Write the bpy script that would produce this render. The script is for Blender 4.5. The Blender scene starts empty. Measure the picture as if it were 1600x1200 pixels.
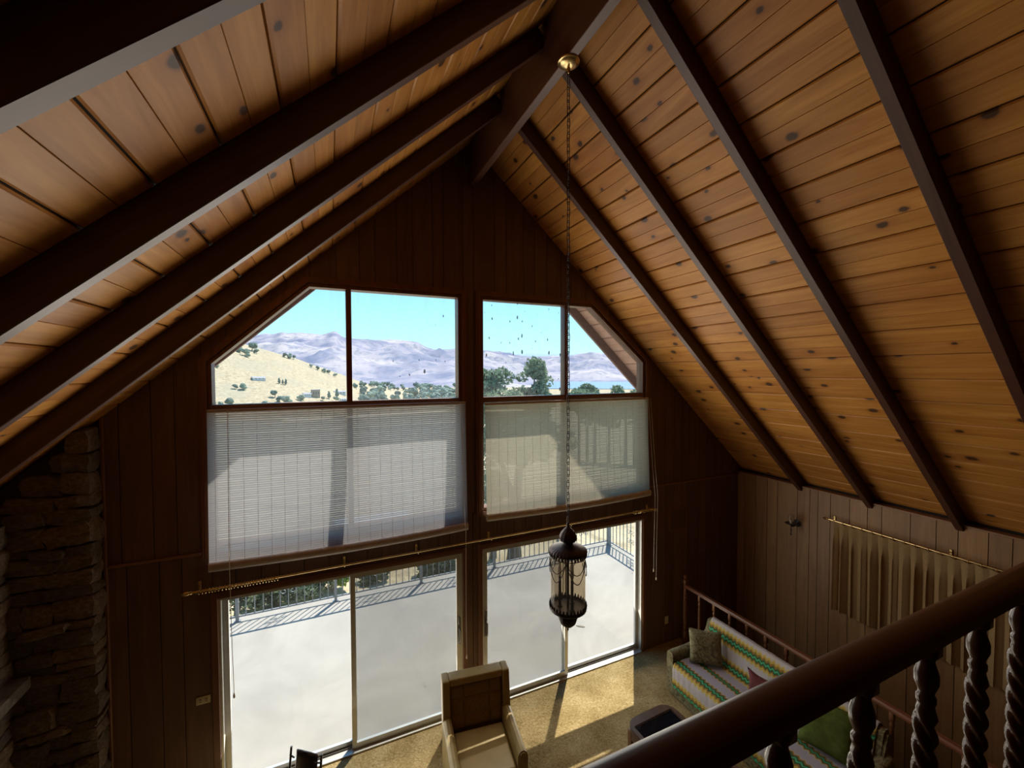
import bpy, bmesh, math, random
from mathutils import Vector, Matrix, noise
random.seed(7)
sc = bpy.context.scene
col = sc.collection
PI = math.pi

# ------------------------------------------------------------------ camera
F_PX = 641.71
YAW, PITCH, ROLL = math.radians(23.964), math.radians(-1.634), math.radians(-0.158)
CAM = Vector((0.0, -4.8, 4.24))
_f = Vector((math.sin(YAW)*math.cos(PITCH), math.cos(YAW)*math.cos(PITCH), math.sin(PITCH)))
_r = Vector((math.cos(YAW), -math.sin(YAW), 0))
_u = _r.cross(_f)
_r2 = _r*math.cos(ROLL) + _u*math.sin(ROLL)
_u2 = -_r*math.sin(ROLL) + _u*math.cos(ROLL)
cam_data = bpy.data.cameras.new('camera')
cam_data.sensor_width = 36.0
cam_data.lens = F_PX/1600*36.0
cam_data.clip_start = 0.02
cam_data.clip_end = 40000
cam = bpy.data.objects.new('camera', cam_data)
M3 = Matrix((_r2, _u2, -_f)).transposed()
cam.matrix_world = Matrix.Translation(CAM) @ M3.to_4x4()
col.objects.link(cam)
sc.camera = cam

def ray(px, py):
    d = _r2*((px-800)/F_PX) + _u2*(-(py-600)/F_PX) + _f
    return d
def az_el(px, py):
    d = ray(px, py)
    return math.atan2(d.x, d.y), math.atan2(d.z, math.hypot(d.x, d.y))

# ------------------------------------------------------------------ view, world, sun
sc.view_settings.view_transform = 'Standard'
sc.view_settings.look = 'None'
sc.view_settings.gamma = 1.0
sc.view_settings.exposure = 0.9
sc.view_settings.use_curve_mapping = False
try:
    sc.cycles.max_bounces = 10
    sc.cycles.diffuse_bounces = 4
    sc.cycles.transparent_max_bounces = 24
    sc.cycles.sample_clamp_indirect = 6.0
    sc.cycles.caustics_reflective = False
    sc.cycles.caustics_refractive = False
except Exception:
    pass

world = bpy.data.worlds.new('sky')
sc.world = world
world.use_nodes = True
wn = world.node_tree
for n in list(wn.nodes): wn.nodes.remove(n)
wo = wn.nodes.new('ShaderNodeOutputWorld')
wb = wn.nodes.new('ShaderNodeBackground')
wtc = wn.nodes.new('ShaderNodeTexCoord')
wsx = wn.nodes.new('ShaderNodeSeparateXYZ')
wr = wn.nodes.new('ShaderNodeValToRGB')
wn.links.new(wtc.outputs['Generated'], wsx.inputs[0])
wn.links.new(wsx.outputs['Z'], wr.inputs[0])
wn.links.new(wr.outputs[0], wb.inputs['Color'])
wn.links.new(wb.outputs[0], wo.inputs['Surface'])
e = wr.color_ramp.elements
e[0].position = 0.0; e[0].color = (0.60, 0.94, 0.93, 1)
e[1].position = 1.0; e[1].color = (0.07, 0.20, 0.55, 1)
k = e.new(0.06); k.color = (0.48, 0.88, 0.95, 1)
k = e.new(0.22); k.color = (0.26, 0.62, 0.88, 1)
wb.inputs['Strength'].default_value = 0.85

SUN_D = Vector((0.648*math.cos(math.radians(60)), 0.762*math.cos(math.radians(60)), math.sin(math.radians(60))))
sun_data = bpy.data.lights.new('sun', 'SUN')
sun_data.energy = 4.6
sun_data.angle = math.radians(0.53)
sun_data.color = (1.0, 0.93, 0.82)
sun = bpy.data.objects.new('sun', sun_data)
sun.rotation_euler = (-SUN_D).to_track_quat('-Z', 'Y').to_euler()
col.objects.link(sun)

FILL_GAIN = 1.0
def fill_light(name, loc, sx, sz, tilt, power, color):
    ld = bpy.data.lights.new(name, 'AREA')
    ld.shape = 'RECTANGLE'; ld.size = sx; ld.size_y = sz
    ld.energy = power*FILL_GAIN; ld.color = color
    lo = bpy.data.objects.new(name, ld)
    lo.location = loc
    d = Vector((0, -math.cos(math.radians(tilt)), math.sin(math.radians(tilt))))
    lo.rotation_euler = d.to_track_quat('-Z', 'Y').to_euler()
    col.objects.link(lo)
    return lo
# added area lamps at doors, blinds and upper windows, brightening the room beyond its daylight
fill_light('door_fill', (0.2, 0.26, 0.95), 2.5, 1.8, 28, 16, (1.0, 0.87, 0.70))
fill_light('door_fill', (3.0, 0.26, 0.95), 2.5, 1.8, 28, 16, (1.0, 0.87, 0.70))
fill_light('blind_fill', (0.2, -0.18, 3.15), 2.4, 1.3, 0, 17, (1.0, 0.90, 0.76))
fill_light('blind_fill', (3.0, -0.18, 3.15), 2.4, 1.3, 0, 17, (1.0, 0.90, 0.76))
fill_light('upper_window_fill', (0.5, -0.05, 4.5), 1.8, 1.0, 0, 5, (1.0, 0.94, 0.87))
fill_light('upper_window_fill', (2.6, -0.05, 4.5), 1.6, 1.0, 0, 5, (1.0, 0.94, 0.87))

# ------------------------------------------------------------------ node helper
class MT:
    def __init__(self, name):
        self.m = bpy.data.materials.new(name)
        self.m.use_nodes = True
        self.nt = self.m.node_tree
        for n in list(self.nt.nodes): self.nt.nodes.remove(n)
        self.out = self.nt.nodes.new('ShaderNodeOutputMaterial')
    def n(self, typ, inp=None, **props):
        nd = self.nt.nodes.new('ShaderNode'+typ)
        for k, v in props.items(): setattr(nd, k, v)
        for k, v in (inp or {}).items():
            if isinstance(v, bpy.types.NodeSocket): self.nt.links.new(v, nd.inputs[k])
            else: nd.inputs[k].default_value = v
        return nd
    def ramp(self, fac, stops, interp='LINEAR'):
        nd = self.nt.nodes.new('ShaderNodeValToRGB')
        cr = nd.color_ramp; cr.interpolation = interp
        while len(cr.elements) < len(stops): cr.elements.new(0.5)
        for el, (p, c) in zip(cr.elements, stops):
            el.position = p; el.color = (*c, 1) if len(c) == 3 else c
        self.nt.links.new(fac, nd.inputs[0])
        return nd.outputs[0]
    def mix(self, fac, a, b, mode='MIX'):
        nd = self.nt.nodes.new('ShaderNodeMix'); nd.data_type = 'RGBA'; nd.blend_type = mode
        for idx, v in ((0, fac), (6, a), (7, b)):
            if isinstance(v, bpy.types.NodeSocket): self.nt.links.new(v, nd.inputs[idx])
            else: nd.inputs[idx].default_value = v if idx == 0 else (*v, 1)
        return nd.outputs[2]
    def math(self, op, a, b=0.0, c=0.0):
        nd = self.nt.nodes.new('ShaderNodeMath'); nd.operation = op
        for i, v in enumerate((a, b, c)):
            if isinstance(v, bpy.types.NodeSocket): self.nt.links.new(v, nd.inputs[i])
            else: nd.inputs[i].default_value = v
        return nd.outputs[0]
    def coords(self, scale=(1, 1, 1), rnd=0.0, kind='Object'):
        tc = self.n('TexCoord').outputs[kind]
        if rnd:
            oi = self.n('ObjectInfo').outputs['Random']
            off = self.n('VectorMath', {0: oi, 1: (rnd, rnd*0.73, rnd*0.41)}, operation='MULTIPLY').outputs[0]
            tc = self.n('VectorMath', {0: tc, 1: off}, operation='ADD').outputs[0]
        return self.n('Mapping', {'Vector': tc, 'Scale': scale}).outputs[0]
    def noise(self, vec, scale=5, detail=4, rough=0.5, dist=0.0):
        return self.n('TexNoise', {'Vector': vec, 'Scale': scale, 'Detail': detail, 'Roughness': rough, 'Distortion': dist}).outputs['Fac']
    def bump(self, h, strength=0.3, dist=0.01):
        return self.n('Bump', {'Height': h, 'Strength': strength, 'Distance': dist}).outputs[0]
    def principled(self, color, rough=0.5, normal=None, metal=0.0, spec=0.5, coat=0.0):
        b = self.n('BsdfPrincipled', {'Roughness': rough, 'Metallic': metal, 'Specular IOR Level': spec, 'Coat Weight': coat})
        if isinstance(color, bpy.types.NodeSocket): self.nt.links.new(color, b.inputs['Base Color'])
        else: b.inputs['Base Color'].default_value = (*color, 1)
        if normal is not None: self.nt.links.new(normal, b.inputs['Normal'])
        self.nt.links.new(b.outputs[0], self.out.inputs['Surface'])
        return b

def plain(name, color, rough=0.5, metal=0.0, spec=0.5, var=0.0, bump=0.0, bscale=60, coat=0.0):
    t = MT(name)
    v = t.coords(rnd=3.0)
    nz = t.noise(v, bscale, 4)
    c = color
    if var:
        lo = tuple(max(0, x*(1-var)) for x in color); hi = tuple(min(1, x*(1+var)) for x in color)
        c = t.ramp(t.noise(v, bscale*0.2, 5), [(0.3, lo), (0.7, hi)])
    t.principled(c, rough, t.bump(nz, bump, 0.004) if bump else None, metal, spec, coat)
    return t.m

def wood(name, c_lo, c_hi, axis='Z', rough=0.45, knots=0.0, var=0.25, spec=0.5, grain=1.0, ringc=None):
    """grain runs along the given object axis; each object gets its own stretch of timber"""
    t = MT(name)
    s = {'X': (0.7, 9, 9), 'Y': (9, 0.7, 9), 'Z': (9, 9, 0.7)}[axis]
    base = t.coords(rnd=37.0)
    v = t.n('Mapping', {'Vector': base, 'Scale': s}).outputs[0]
    big = t.noise(v, 1.2, 5, 0.6, 1.2)
    fine = t.noise(v, 7.0, 4, 0.6, 0.4)
    fac = t.math('ADD', t.math('MULTIPLY', big, 0.75), t.math('MULTIPLY', fine, 0.25))
    c = t.ramp(fac, [(0.30, c_lo), (0.68, c_hi)])
    # broad stain variation
    blot = t.noise(base, 1.6, 3)
    c = t.mix(t.math('MULTIPLY', t.ramp(blot, [(0.35, (0, 0, 0)), (0.65, (1, 1, 1))]), 0.22), c, tuple(x*0.55 for x in c_lo))
    if knots:
        # knots sit in the plane of the board: x across, y along
        flat = t.n('Mapping', {'Vector': base, 'Scale': (1, 0.72, 0)}).outputs[0]
        wob = t.n('TexNoise', {'Vector': base, 'Scale': 22.0, 'Detail': 2.0}).outputs['Color']
        flat = t.n('VectorMath', {0: flat, 1: t.n('VectorMath', {0: wob, 'Scale': 0.018}, operation='SCALE').outputs[0]}, operation='ADD').outputs[0]
        vo = t.n('TexVoronoi', {'Vector': flat, 'Scale': knots, 'Randomness': 1.0}, voronoi_dimensions='2D')
        d = vo.outputs['Distance']
        sep = t.n('SeparateColor', {0: vo.outputs['Color']})
        on = t.math('GREATER_THAN', sep.outputs[0], 0.26)
        rad = t.math('ADD', t.math('MULTIPLY', sep.outputs[1], 0.10), 0.045)
        q = t.math('DIVIDE', d, rad)
        core = t.ramp(q, [(0.0, (1, 1, 1)), (0.55, (1, 1, 1)), (0.75, (0.35, 0.35, 0.35)), (1.0, (0, 0, 0))])
        core = t.math('MULTIPLY', core, on)
        halo = t.math('MULTIPLY', t.ramp(t.math('MULTIPLY', q, 0.4), [(0.0, (1, 1, 1)), (1.0, (0, 0, 0))]), on)
        c = t.mix(t.math('MULTIPLY', halo, 0.55), c, (c_lo[0]*0.75, c_lo[1]*0.55, c_lo[2]*0.45))
        c = t.mix(t.math('MULTIPLY', core, 0.92), c, (0.045, 0.022, 0.012))
    oi = t.n('ObjectInfo').outputs['Random']
    hs = t.n('HueSaturation', {'Color': c, 'Value': t.math('ADD', t.math('MULTIPLY', oi, var), 1-var/2),
                               'Hue': t.math('ADD', t.math('MULTIPLY', oi, 0.006), 0.497)}).outputs[0]
    nrm = t.bump(fine, 0.10*grain, 0.003)
    t.principled(hs, rough, nrm, 0.0, spec)
    return t.m

def glass(name, tint=(1, 1, 1), gloss=0.07, dirt=0.0, specks=0.0):
    t = MT(name)
    tr = t.n('BsdfTransparent', {'Color': (*tint, 1)}).outputs[0]
    gl = t.n('BsdfGlossy', {'Roughness': 0.03, 'Color': (1, 1, 1, 1)}).outputs[0]
    fr = t.math('ADD', t.math('MULTIPLY', t.math('POWER', t.n('LayerWeight', {}).outputs['Facing'], 5.0), 0.6), 0.3*gloss)
    sh = t.n('MixShader', {0: fr, 1: tr, 2: gl}).outputs[0]
    if dirt or specks:
        v = t.coords()
        st = t.n('Mapping', {'Vector': v, 'Scale': (7, 7, 1.1)}).outputs[0]
        film = t.math('MULTIPLY', t.noise(st, 2.5, 6, 0.65), dirt)
        di = t.n('BsdfDiffuse', {'Color': (0.72, 0.74, 0.74, 1)}).outputs[0]
        di2 = t.n('BsdfTranslucent', {'Color': (0.72, 0.74, 0.74, 1)}).outputs[0]
        sm = t.n('MixShader', {0: 0.5, 1: di, 2: di2}).outputs[0]
        sh = t.n('MixShader', {0: film, 1: sh, 2: sm}).outputs[0]
        if specks:
            sxz = t.n('SeparateXYZ', {0: v})
            sv = t.n('CombineXYZ', {0: sxz.outputs[0], 1: t.math('MULTIPLY', sxz.outputs[2], 0.42)}).outputs[0]
            wob = t.n('TexNoise', {'Vector': v, 'Scale': 30.0}).outputs['Color']
            sv = t.n('VectorMath', {0: sv, 1: t.n('VectorMath', {0: wob, 'Scale': 0.012}, operation='SCALE').outputs[0]}, operation='ADD').outputs[0]
            vo = t.n('TexVoronoi', {'Vector': sv, 'Scale': 10.0, 'Randomness': 1.0}, voronoi_dimensions='2D')
            sp = t.n('SeparateColor', {0: vo.outputs['Color']})
            keep = t.math('GREATER_THAN', sp.outputs[0], 0.12)
            r = t.math('LESS_THAN', vo.outputs['Distance'], t.math('ADD', t.math('MULTIPLY', t.math('MULTIPLY', sp.outputs[1], sp.outputs[1]), 0.10), 0.025))
            clump = t.math('GREATER_THAN', t.noise(v, 1.3, 2), 1.0-specks)
            f = t.math('MULTIPLY', t.math('MULTIPLY', keep, r), clump)
            dk = t.n('BsdfDiffuse', {'Color': (0.10, 0.09, 0.08, 1)}).outputs[0]
            sh = t.n('MixShader', {0: t.math('MULTIPLY', f, 0.6), 1: sh, 2: dk}).outputs[0]
    t.nt.links.new(sh, t.out.inputs['Surface'])
    return t.m

# ------------------------------------------------------------------ mesh helpers
def new_bm(): return bmesh.new()
def quad_box(bm, x0, x1, y0, y1, z0, z1, bevel=0.0, seg=1):
    vs = [bm.verts.new((x, y, z)) for x in (x0, x1) for y in (y0, y1) for z in (z0, z1)]
    fs = [(0, 1, 3, 2), (4, 6, 7, 5), (0, 4, 5, 1), (2, 3, 7, 6), (0, 2, 6, 4), (1, 5, 7, 3)]
    faces = [bm.faces.new([vs[i] for i in f]) for f in fs]
    if bevel:
        es = list({e for f in faces for e in f.edges})
        bmesh.ops.bevel(bm, geom=es, offset=bevel, segments=seg, affect='EDGES', profile=0.6)
    return vs
def prism(bm, pts, y0, y1, axis='Y'):
    """extrude a polygon given in two axes along the third"""
    def P(a, b, c):
        return {'Y': (a, c, b), 'X': (c, a, b), 'Z': (a, b, c)}[axis]
    A = [bm.verts.new(P(a, b, y0)) for a, b in pts]
    B = [bm.verts.new(P(a, b, y1)) for a, b in pts]
    n = len(pts)
    bm.faces.new(A); bm.faces.new(B[::-1])
    for i in range(n): bm.faces.new((A[i], B[i], B[(i+1) % n], A[(i+1) % n]))
def ring_prism(bm, outer, inner, y0, y1):
    n = len(outer)
    V = [[bm.verts.new((a, y, b)) for a, b in pts] for y in (y0, y1) for pts in (outer, inner)]
    for i in range(n):
        j = (i+1) % n
        bm.faces.new((V[0][i], V[0][j], V[1][j], V[1][i]))
        bm.faces.new((V[2][j], V[2][i], V[3][i], V[3][j]))
        bm.faces.new((V[0][j], V[0][i], V[2][i], V[2][j]))
        bm.faces.new((V[1][i], V[1][j], V[3][j], V[3][i]))
def inset(poly, d):
    """inset (d>0) a counter-clockwise convex polygon"""
    n = len(poly); L = []
    for i in range(n):
        (x0, z0), (x1, z1) = poly[i], poly[(i+1) % n]
        dx, dz = x1-x0, z1-z0; l = math.hypot(dx, dz)
        nx, nz = -dz/l, dx/l
        L.append((nx, nz, nx*x0+nz*z0+d))
    out = []
    for i in range(n):
        a, b = L[i-1], L[i]
        det = a[0]*b[1]-a[1]*b[0]
        out.append(((a[2]*b[1]-a[1]*b[2])/det, (a[0]*b[2]-a[2]*b[0])/det))
    return out
def clip(poly, nx, nz, c):
    """keep nx*x+nz*z<=c"""
    out = []; n = len(poly)
    for i in range(n):
        p, q = poly[i], poly[(i+1) % n]
        a, b = nx*p[0]+nz*p[1]-c, nx*q[0]+nz*q[1]-c
        if a <= 0: out.append(p)
        if (a < 0 < b) or (b < 0 < a):
            s = a/(a-b); out.append((p[0]+(q[0]-p[0])*s, p[1]+(q[1]-p[1])*s))
    return out
def rect_clip(poly, x0, x1, z0, z1):
    for c in ((-1, 0, -x0), (1, 0, x1), (0, -1, -z0), (0, 1, z1)): poly = clip(poly, *c)
    return poly
def tube(bm, pts, r, n=8, closed=False, caps=True):
    pts = [Vector(p) for p in pts]; m = len(pts)
    rr = r if isinstance(r, (list, tuple)) else [r]*m
    rings = []; prev = None
    for i in range(m):
        if closed: t = pts[(i+1) % m]-pts[i-1]
        else: t = pts[min(i+1, m-1)]-pts[max(i-1, 0)]
        t.normalize()
        if prev is None:
            a = Vector((0, 0, 1)) if abs(t.z) < 0.9 else Vector((1, 0, 0))
            u = t.cross(a).normalized()
        else: u = (prev - t*prev.dot(t)).normalized()
        prev = u; w = t.cross(u)
        rings.append([bm.verts.new(pts[i]+(u*math.cos(2*PI*k/n)+w*math.sin(2*PI*k/n))*rr[i]) for k in range(n)])
    for i in range(m if closed else m-1):
        A, B = rings[i], rings[(i+1) % m]
        for k in range(n): bm.faces.new((A[k], A[(k+1) % n], B[(k+1) % n], B[k]))
    if caps and not closed:
        bm.faces.new(rings[0][::-1]); bm.faces.new(rings[-1])
def lathe(bm, prof, n=24, cx=0, cy=0, flute=0.0, nfl=0):
    """profile of (radius, z) turned about a vertical axis"""
    rings = []
    for r, z in prof:
        rings.append([bm.verts.new((cx+(r*(1+flute*math.cos(nfl*2*PI*k/n)))*math.cos(2*PI*k/n),
                                    cy+(r*(1+flute*math.cos(nfl*2*PI*k/n)))*math.sin(2*PI*k/n), z)) for k in range(n)])
    for A, B in zip(rings, rings[1:]):
        for k in range(n): bm.faces.new((A[k], A[(k+1) % n], B[(k+1) % n], B[k]))
    bm.faces.new(rings[0][::-1]); bm.faces.new(rings[-1])
def to_mesh(bm, smooth=None, name='mesh'):
    bmesh.ops.recalc_face_normals(bm, faces=bm.faces)
    me = bpy.data.meshes.new(name); bm.to_mesh(me); bm.free()
    if smooth is not None:
        me.shade_smooth()
        me.set_sharp_from_angle(angle=math.radians(smooth))
    return me
def obj(name, bm, mat, parent=None, smooth=None, loc=None, rot=None):
    me = bm if isinstance(bm, bpy.types.Mesh) else to_mesh(bm, smooth, name)
    if mat is not None and not me.materials: me.materials.append(mat)
    o = bpy.data.objects.new(name, me); col.objects.link(o)
    if parent is not None: o.parent = parent
    if loc is not None: o.location = loc
    if rot is not None: o.rotation_euler = rot
    return o
def tag(o, label, cat=None, group=None, kind=None):
    o['label'] = label
    if cat: o['category'] = cat
    if group: o['group'] = group
    if kind: o['kind'] = kind
    return o
def struct(name, bm, mat, label=None, **kw):
    o = obj(name, bm, mat, **kw); o['kind'] = 'structure'
    if label: o['label'] = label
    return o
def thing(name, label, cat, loc=(0, 0, 0), rotz=0.0, group=None):
    o = bpy.data.objects.new(name, None); col.objects.link(o)
    o.empty_display_size = 0.1
    o.location = loc; o.rotation_euler = (0, 0, rotz)
    return tag(o, label, cat, group)
def box(name, x0, x1, y0, y1, z0, z1, mat, parent=None, bevel=0.0, seg=2, smooth=40, **kw):
    bm = new_bm(); quad_box(bm, x0, x1, y0, y1, z0, z1, bevel, seg)
    return obj(name, bm, mat, parent, smooth if bevel else None, **kw)

# ------------------------------------------------------------------ materials
M_PINE = wood('pine_ceiling', (0.37, 0.138, 0.022), (0.62, 0.290, 0.066), 'Y', 0.42, knots=3.3, var=0.20, spec=0.28)
M_RAFTER = wood('stained_beam', (0.045, 0.015, 0.009), (0.095, 0.036, 0.021), 'X', 0.40, var=0.12)
M_RIDGE = wood('stained_ridge', (0.065, 0.023, 0.012), (0.13, 0.052, 0.028), 'Y', 0.42, var=0.05)
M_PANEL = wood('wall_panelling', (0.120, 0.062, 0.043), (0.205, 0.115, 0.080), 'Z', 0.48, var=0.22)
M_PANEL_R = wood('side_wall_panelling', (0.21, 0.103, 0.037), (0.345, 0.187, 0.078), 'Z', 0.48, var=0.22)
M_CASING = wood('window_casing', (0.14, 0.055, 0.027), (0.25, 0.108, 0.052), 'Z', 0.40, var=0.15)
M_CASING_X = wood('window_casing_level', (0.14, 0.055, 0.027), (0.25, 0.108, 0.052), 'X', 0.40, var=0.15)
M_TRIM = wood('trim_wood', (0.20, 0.092, 0.045), (0.32, 0.155, 0.080), 'X', 0.45, var=0.1)
M_TRIM_Y = wood('trim_wood_side', (0.20, 0.092, 0.045), (0.32, 0.155, 0.080), 'Y', 0.45, var=0.1)
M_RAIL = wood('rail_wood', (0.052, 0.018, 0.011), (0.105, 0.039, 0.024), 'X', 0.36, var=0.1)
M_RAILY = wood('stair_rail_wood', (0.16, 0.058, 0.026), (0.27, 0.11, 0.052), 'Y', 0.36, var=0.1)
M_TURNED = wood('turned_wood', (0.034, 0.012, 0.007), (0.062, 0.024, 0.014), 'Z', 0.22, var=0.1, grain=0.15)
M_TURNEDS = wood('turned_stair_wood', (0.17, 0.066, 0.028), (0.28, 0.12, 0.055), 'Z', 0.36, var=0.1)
M_SOFFIT = wood('soffit_wood', (0.62, 0.34, 0.235), (0.76, 0.46, 0.34), 'Y', 0.6, var=0.2)
M_FASCIA = wood('fascia_wood', (0.20, 0.10, 0.075), (0.30, 0.17, 0.13), 'X', 0.6, var=0.1)
M_DARK = plain('dark_void', (0.020, 0.013, 0.010), 0.9, var=0.2)
M_LOFT = wood('loft_floor', (0.12, 0.06, 0.03), (0.2, 0.11, 0.06), 'X', 0.5)
M_ALU = plain('aluminium', (0.62, 0.62, 0.60), 0.38, metal=0.6, var=0.06)
M_ALU_D = plain('handle_metal', (0.20, 0.19, 0.18), 0.35, metal=0.7, var=0.1)
M_BRASS = plain('brass', (0.74, 0.55, 0.26), 0.28, metal=1.0, var=0.12)
M_IRON = plain('antique_iron', (0.040, 0.030, 0.036), 0.42, metal=0.45, var=0.3, bump=0.25, bscale=90)
M_RAILMETAL = plain('deck_rail_metal', (0.27, 0.285, 0.31), 0.5, metal=0.2, var=0.1)
M_PLATE = plain('ivory_plate', (0.66, 0.60, 0.46), 0.4, var=0.04)
M_SLOT = plain('slot_dark', (0.10, 0.07, 0.05), 0.5)
M_STONE = None
M_GLASS = glass('window_glass', (0.97, 0.99, 1.0), 0.06, dirt=0.10)
M_GLASS_SP = glass('spattered_glass', (0.97, 0.99, 1.0), 0.06, dirt=0.12, specks=0.66)
M_GLASS_SP1 = glass('lightly_spattered_glass', (0.97, 0.99, 1.0), 0.06, dirt=0.10, specks=0.42)
M_DOORGLASS = glass('door_glass', (0.96, 0.98, 0.97), 0.06, dirt=0.02)
M_SMOKE = glass('smoked_lantern_glass', (0.66, 0.58, 0.47), 0.06, dirt=0.10)
M_CLEAR = glass('sconce_glass', (0.85, 0.85, 0.86), 0.10)

def make_screen():
    t = MT('insect_screen')
    tr = t.n('BsdfTransparent', {'Color': (1, 1, 1, 1)}).outputs[0]
    di = t.n('BsdfDiffuse', {'Color': (0.30, 0.31, 0.31, 1)}).outputs[0]
    t.nt.links.new(t.n('MixShader', {0: 0.30, 1: tr, 2: di}).outputs[0], t.out.inputs['Surface'])
    return t.m
M_SCREEN = make_screen()

def make_blind(name, c, thin, streak):
    t = MT(name)
    v = t.coords((0.8, 1, 60))
    nz = t.noise(v, streak, 5, 0.7)
    cc = t.ramp(nz, [(0.3, tuple(x*0.8 for x in c)), (0.7, c)])
    di = t.n('BsdfDiffuse', {'Color': cc}).outputs[0]
    tl = t.n('BsdfTranslucent', {'Color': cc}).outputs[0]
    tr = t.n('BsdfTransparent', {}).outputs[0]
    a = t.n('MixShader', {0: 0.52, 1: di, 2: tl}).outputs[0]
    b = t.n('MixShader', {0: thin, 1: a, 2: tr}).outputs[0]
    t.nt.links.new(b, t.out.inputs['Surface'])
    return t.m
M_BLIND_L = make_blind('pale_slat_blind', (0.56, 0.53, 0.52), 0.02, 3)
M_BLIND_R = make_blind('cream_reed_blind', (0.60, 0.53, 0.38), 0.02, 6)
M_ROLL_L = plain('pale_blind_roll', (0.50, 0.46, 0.47), 0.4, var=0.1)
M_ROLL_R = plain('cream_blind_roll', (0.58, 0.52, 0.44), 0.5, var=0.1)
M_CORD = plain('cotton_cord', (0.62, 0.55, 0.45), 0.8)

def make_carpet():
    t = MT('gold_carpet')
    v = t.coords()
    a = t.noise(v, 38, 5, 0.7, 0.6); b = t.noise(v, 3.0, 4); c = t.noise(v, 130, 3, 0.6)
    cc = t.ramp(t.math('ADD', t.math('MULTIPLY', a, 0.6), t.math('MULTIPLY', b, 0.4)), [(0.36, (0.25, 0.165, 0.060)), (0.52, (0.46, 0.33, 0.15)), (0.66, (0.62, 0.48, 0.26))])
    h = t.math('ADD', a, t.math('MULTIPLY', c, 0.5))
    t.principled(cc, 0.95, t.bump(h, 0.9, 0.03), spec=0.1)
    return t.m
M_CARPET = make_carpet()

def make_concrete():
    t = MT('deck_concrete')
    v = t.coords()
    a = t.noise(v, 0.7, 6, 0.6, 0.8); b = t.noise(v, 14, 5, 0.65)
    patch = t.n('TexVoronoi', {'Vector': v, 'Scale': 0.55, 'Randomness': 0.7}, distance='CHEBYCHEV')
    sep = t.n('SeparateColor', {0: patch.outputs['Color']}).outputs[0]
    c = t.ramp(a, [(0.30, (0.270, 0.252, 0.234)), (0.62, (0.385, 0.362, 0.335))])
    c = t.mix(t.math('MULTIPLY', sep, 0.20), c, (0.49, 0.44, 0.375))
    c = t.mix(t.math('MULTIPLY', b, 0.25), c, (0.28, 0.265, 0.25))
    spots = t.n('TexVoronoi', {'Vector': v, 'Scale': 1.7, 'Randomness': 1.0})
    sp = t.math('LESS_THAN', spots.outputs['Distance'], 0.035)
    c = t.mix(t.math('MULTIPLY', sp, 0.6), c, (0.14, 0.12, 0.10))
    t.principled(c, 0.85, t.bump(b, 0.15, 0.005), spec=0.25)
    return t.m
M_CONCRETE = make_concrete()

# ------------------------------------------------------------------ the room: dimensions in metres
SL, ZA, XR = 0.913, 7.007, 1.603          # roof slope, apex height of the ceiling, ridge line
ALPHA = math.atan(SL); CA, SA = math.cos(ALPHA), math.sin(ALPHA)
X_LEFT, X_RIGHT = -3.15, 6.35
Y_BACK = -9.3
OVER = 0.74                                # gable overhang outside
LOFT_Z = 2.84; LOFT_Y = -4.42
def roof(x): return ZA - SL*abs(x-XR)

WIN1 = [(-1.085, 2.50), (1.470, 2.50), (1.470, 5.185), (-0.197, 5.185), (-1.085, 4.350)]
WIN2 = [(1.700, 2.50), (4.310, 2.50), (4.310, 4.400), (3.355, 5.185), (1.700, 5.185)]
DOOR1 = (-1.030, 1.460, 2.03)
DOOR2 = (1.720, 4.280, 2.03)
def win_top(x):
    t = 5.185
    if x < -0.197: t = 4.350 + (x+1.085)*(5.185-4.350)/(-0.197+1.085)
    if x > 3.355: t = 5.185 - (x-3.355)*(5.185-4.400)/(4.310-3.355)
    return t
BREAKS = [-1.085, -1.030, -0.197, 1.460, 1.470, XR, 1.700, 1.720, 3.355, 4.280, 4.310]
def wall_spans(xm, zlo, zhi):
    """what is solid wall at a given x: list of (lower function, upper function)"""
    holes = []
    for d in (DOOR1, DOOR2):
        if d[0] < xm < d[1]: holes.append((lambda x: 0.0, lambda x, h=d[2]: h))
    for w in (WIN1, WIN2):
        if w[0][0] < xm < w[1][0]: holes.append((lambda x: 2.50, win_top))
    spans = []; cur = (lambda x: zlo)
    for lo, hi in holes:
        spans.append((cur, lo)); cur = hi
    spans.append((cur, lambda x: min(roof(x)+0.015, zhi)))
    out = []
    for a, b in spans:
        A = (lambda x, a=a: min(max(a(x), zlo), zhi)); B = (lambda x, b=b: min(max(b(x), zlo), zhi))
        if B(xm)-A(xm) > 0.01: out.append((A, B))
    return out
def wall_strip(bm, x0, x1, y0, y1, zlo, zhi):
    xs = [x0]+[b for b in BREAKS if x0+1e-4 < b < x1-1e-4]+[x1]
    # a sloping roof may be cut level by zhi
    for sgn in (-1, 1):
        xc = XR + sgn*(ZA+0.015-zhi)/SL
        if x0+1e-4 < xc < x1-1e-4: xs.append(xc)
    xs.sort(); n = 0
    for a, b in zip(xs, xs[1:]):
        for lo, hi in wall_spans((a+b)/2, zlo, zhi):
            pts = [(a, lo(a+1e-6)), (b, lo(b-1e-6)), (b, hi(b-1e-6)), (a, hi(a+1e-6))]
            if min(pts[2][1]-pts[1][1], pts[3][1]-pts[0][1]) < -1e-6: continue
            prism(bm, pts, y0, y1); n += 1
    return n

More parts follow.
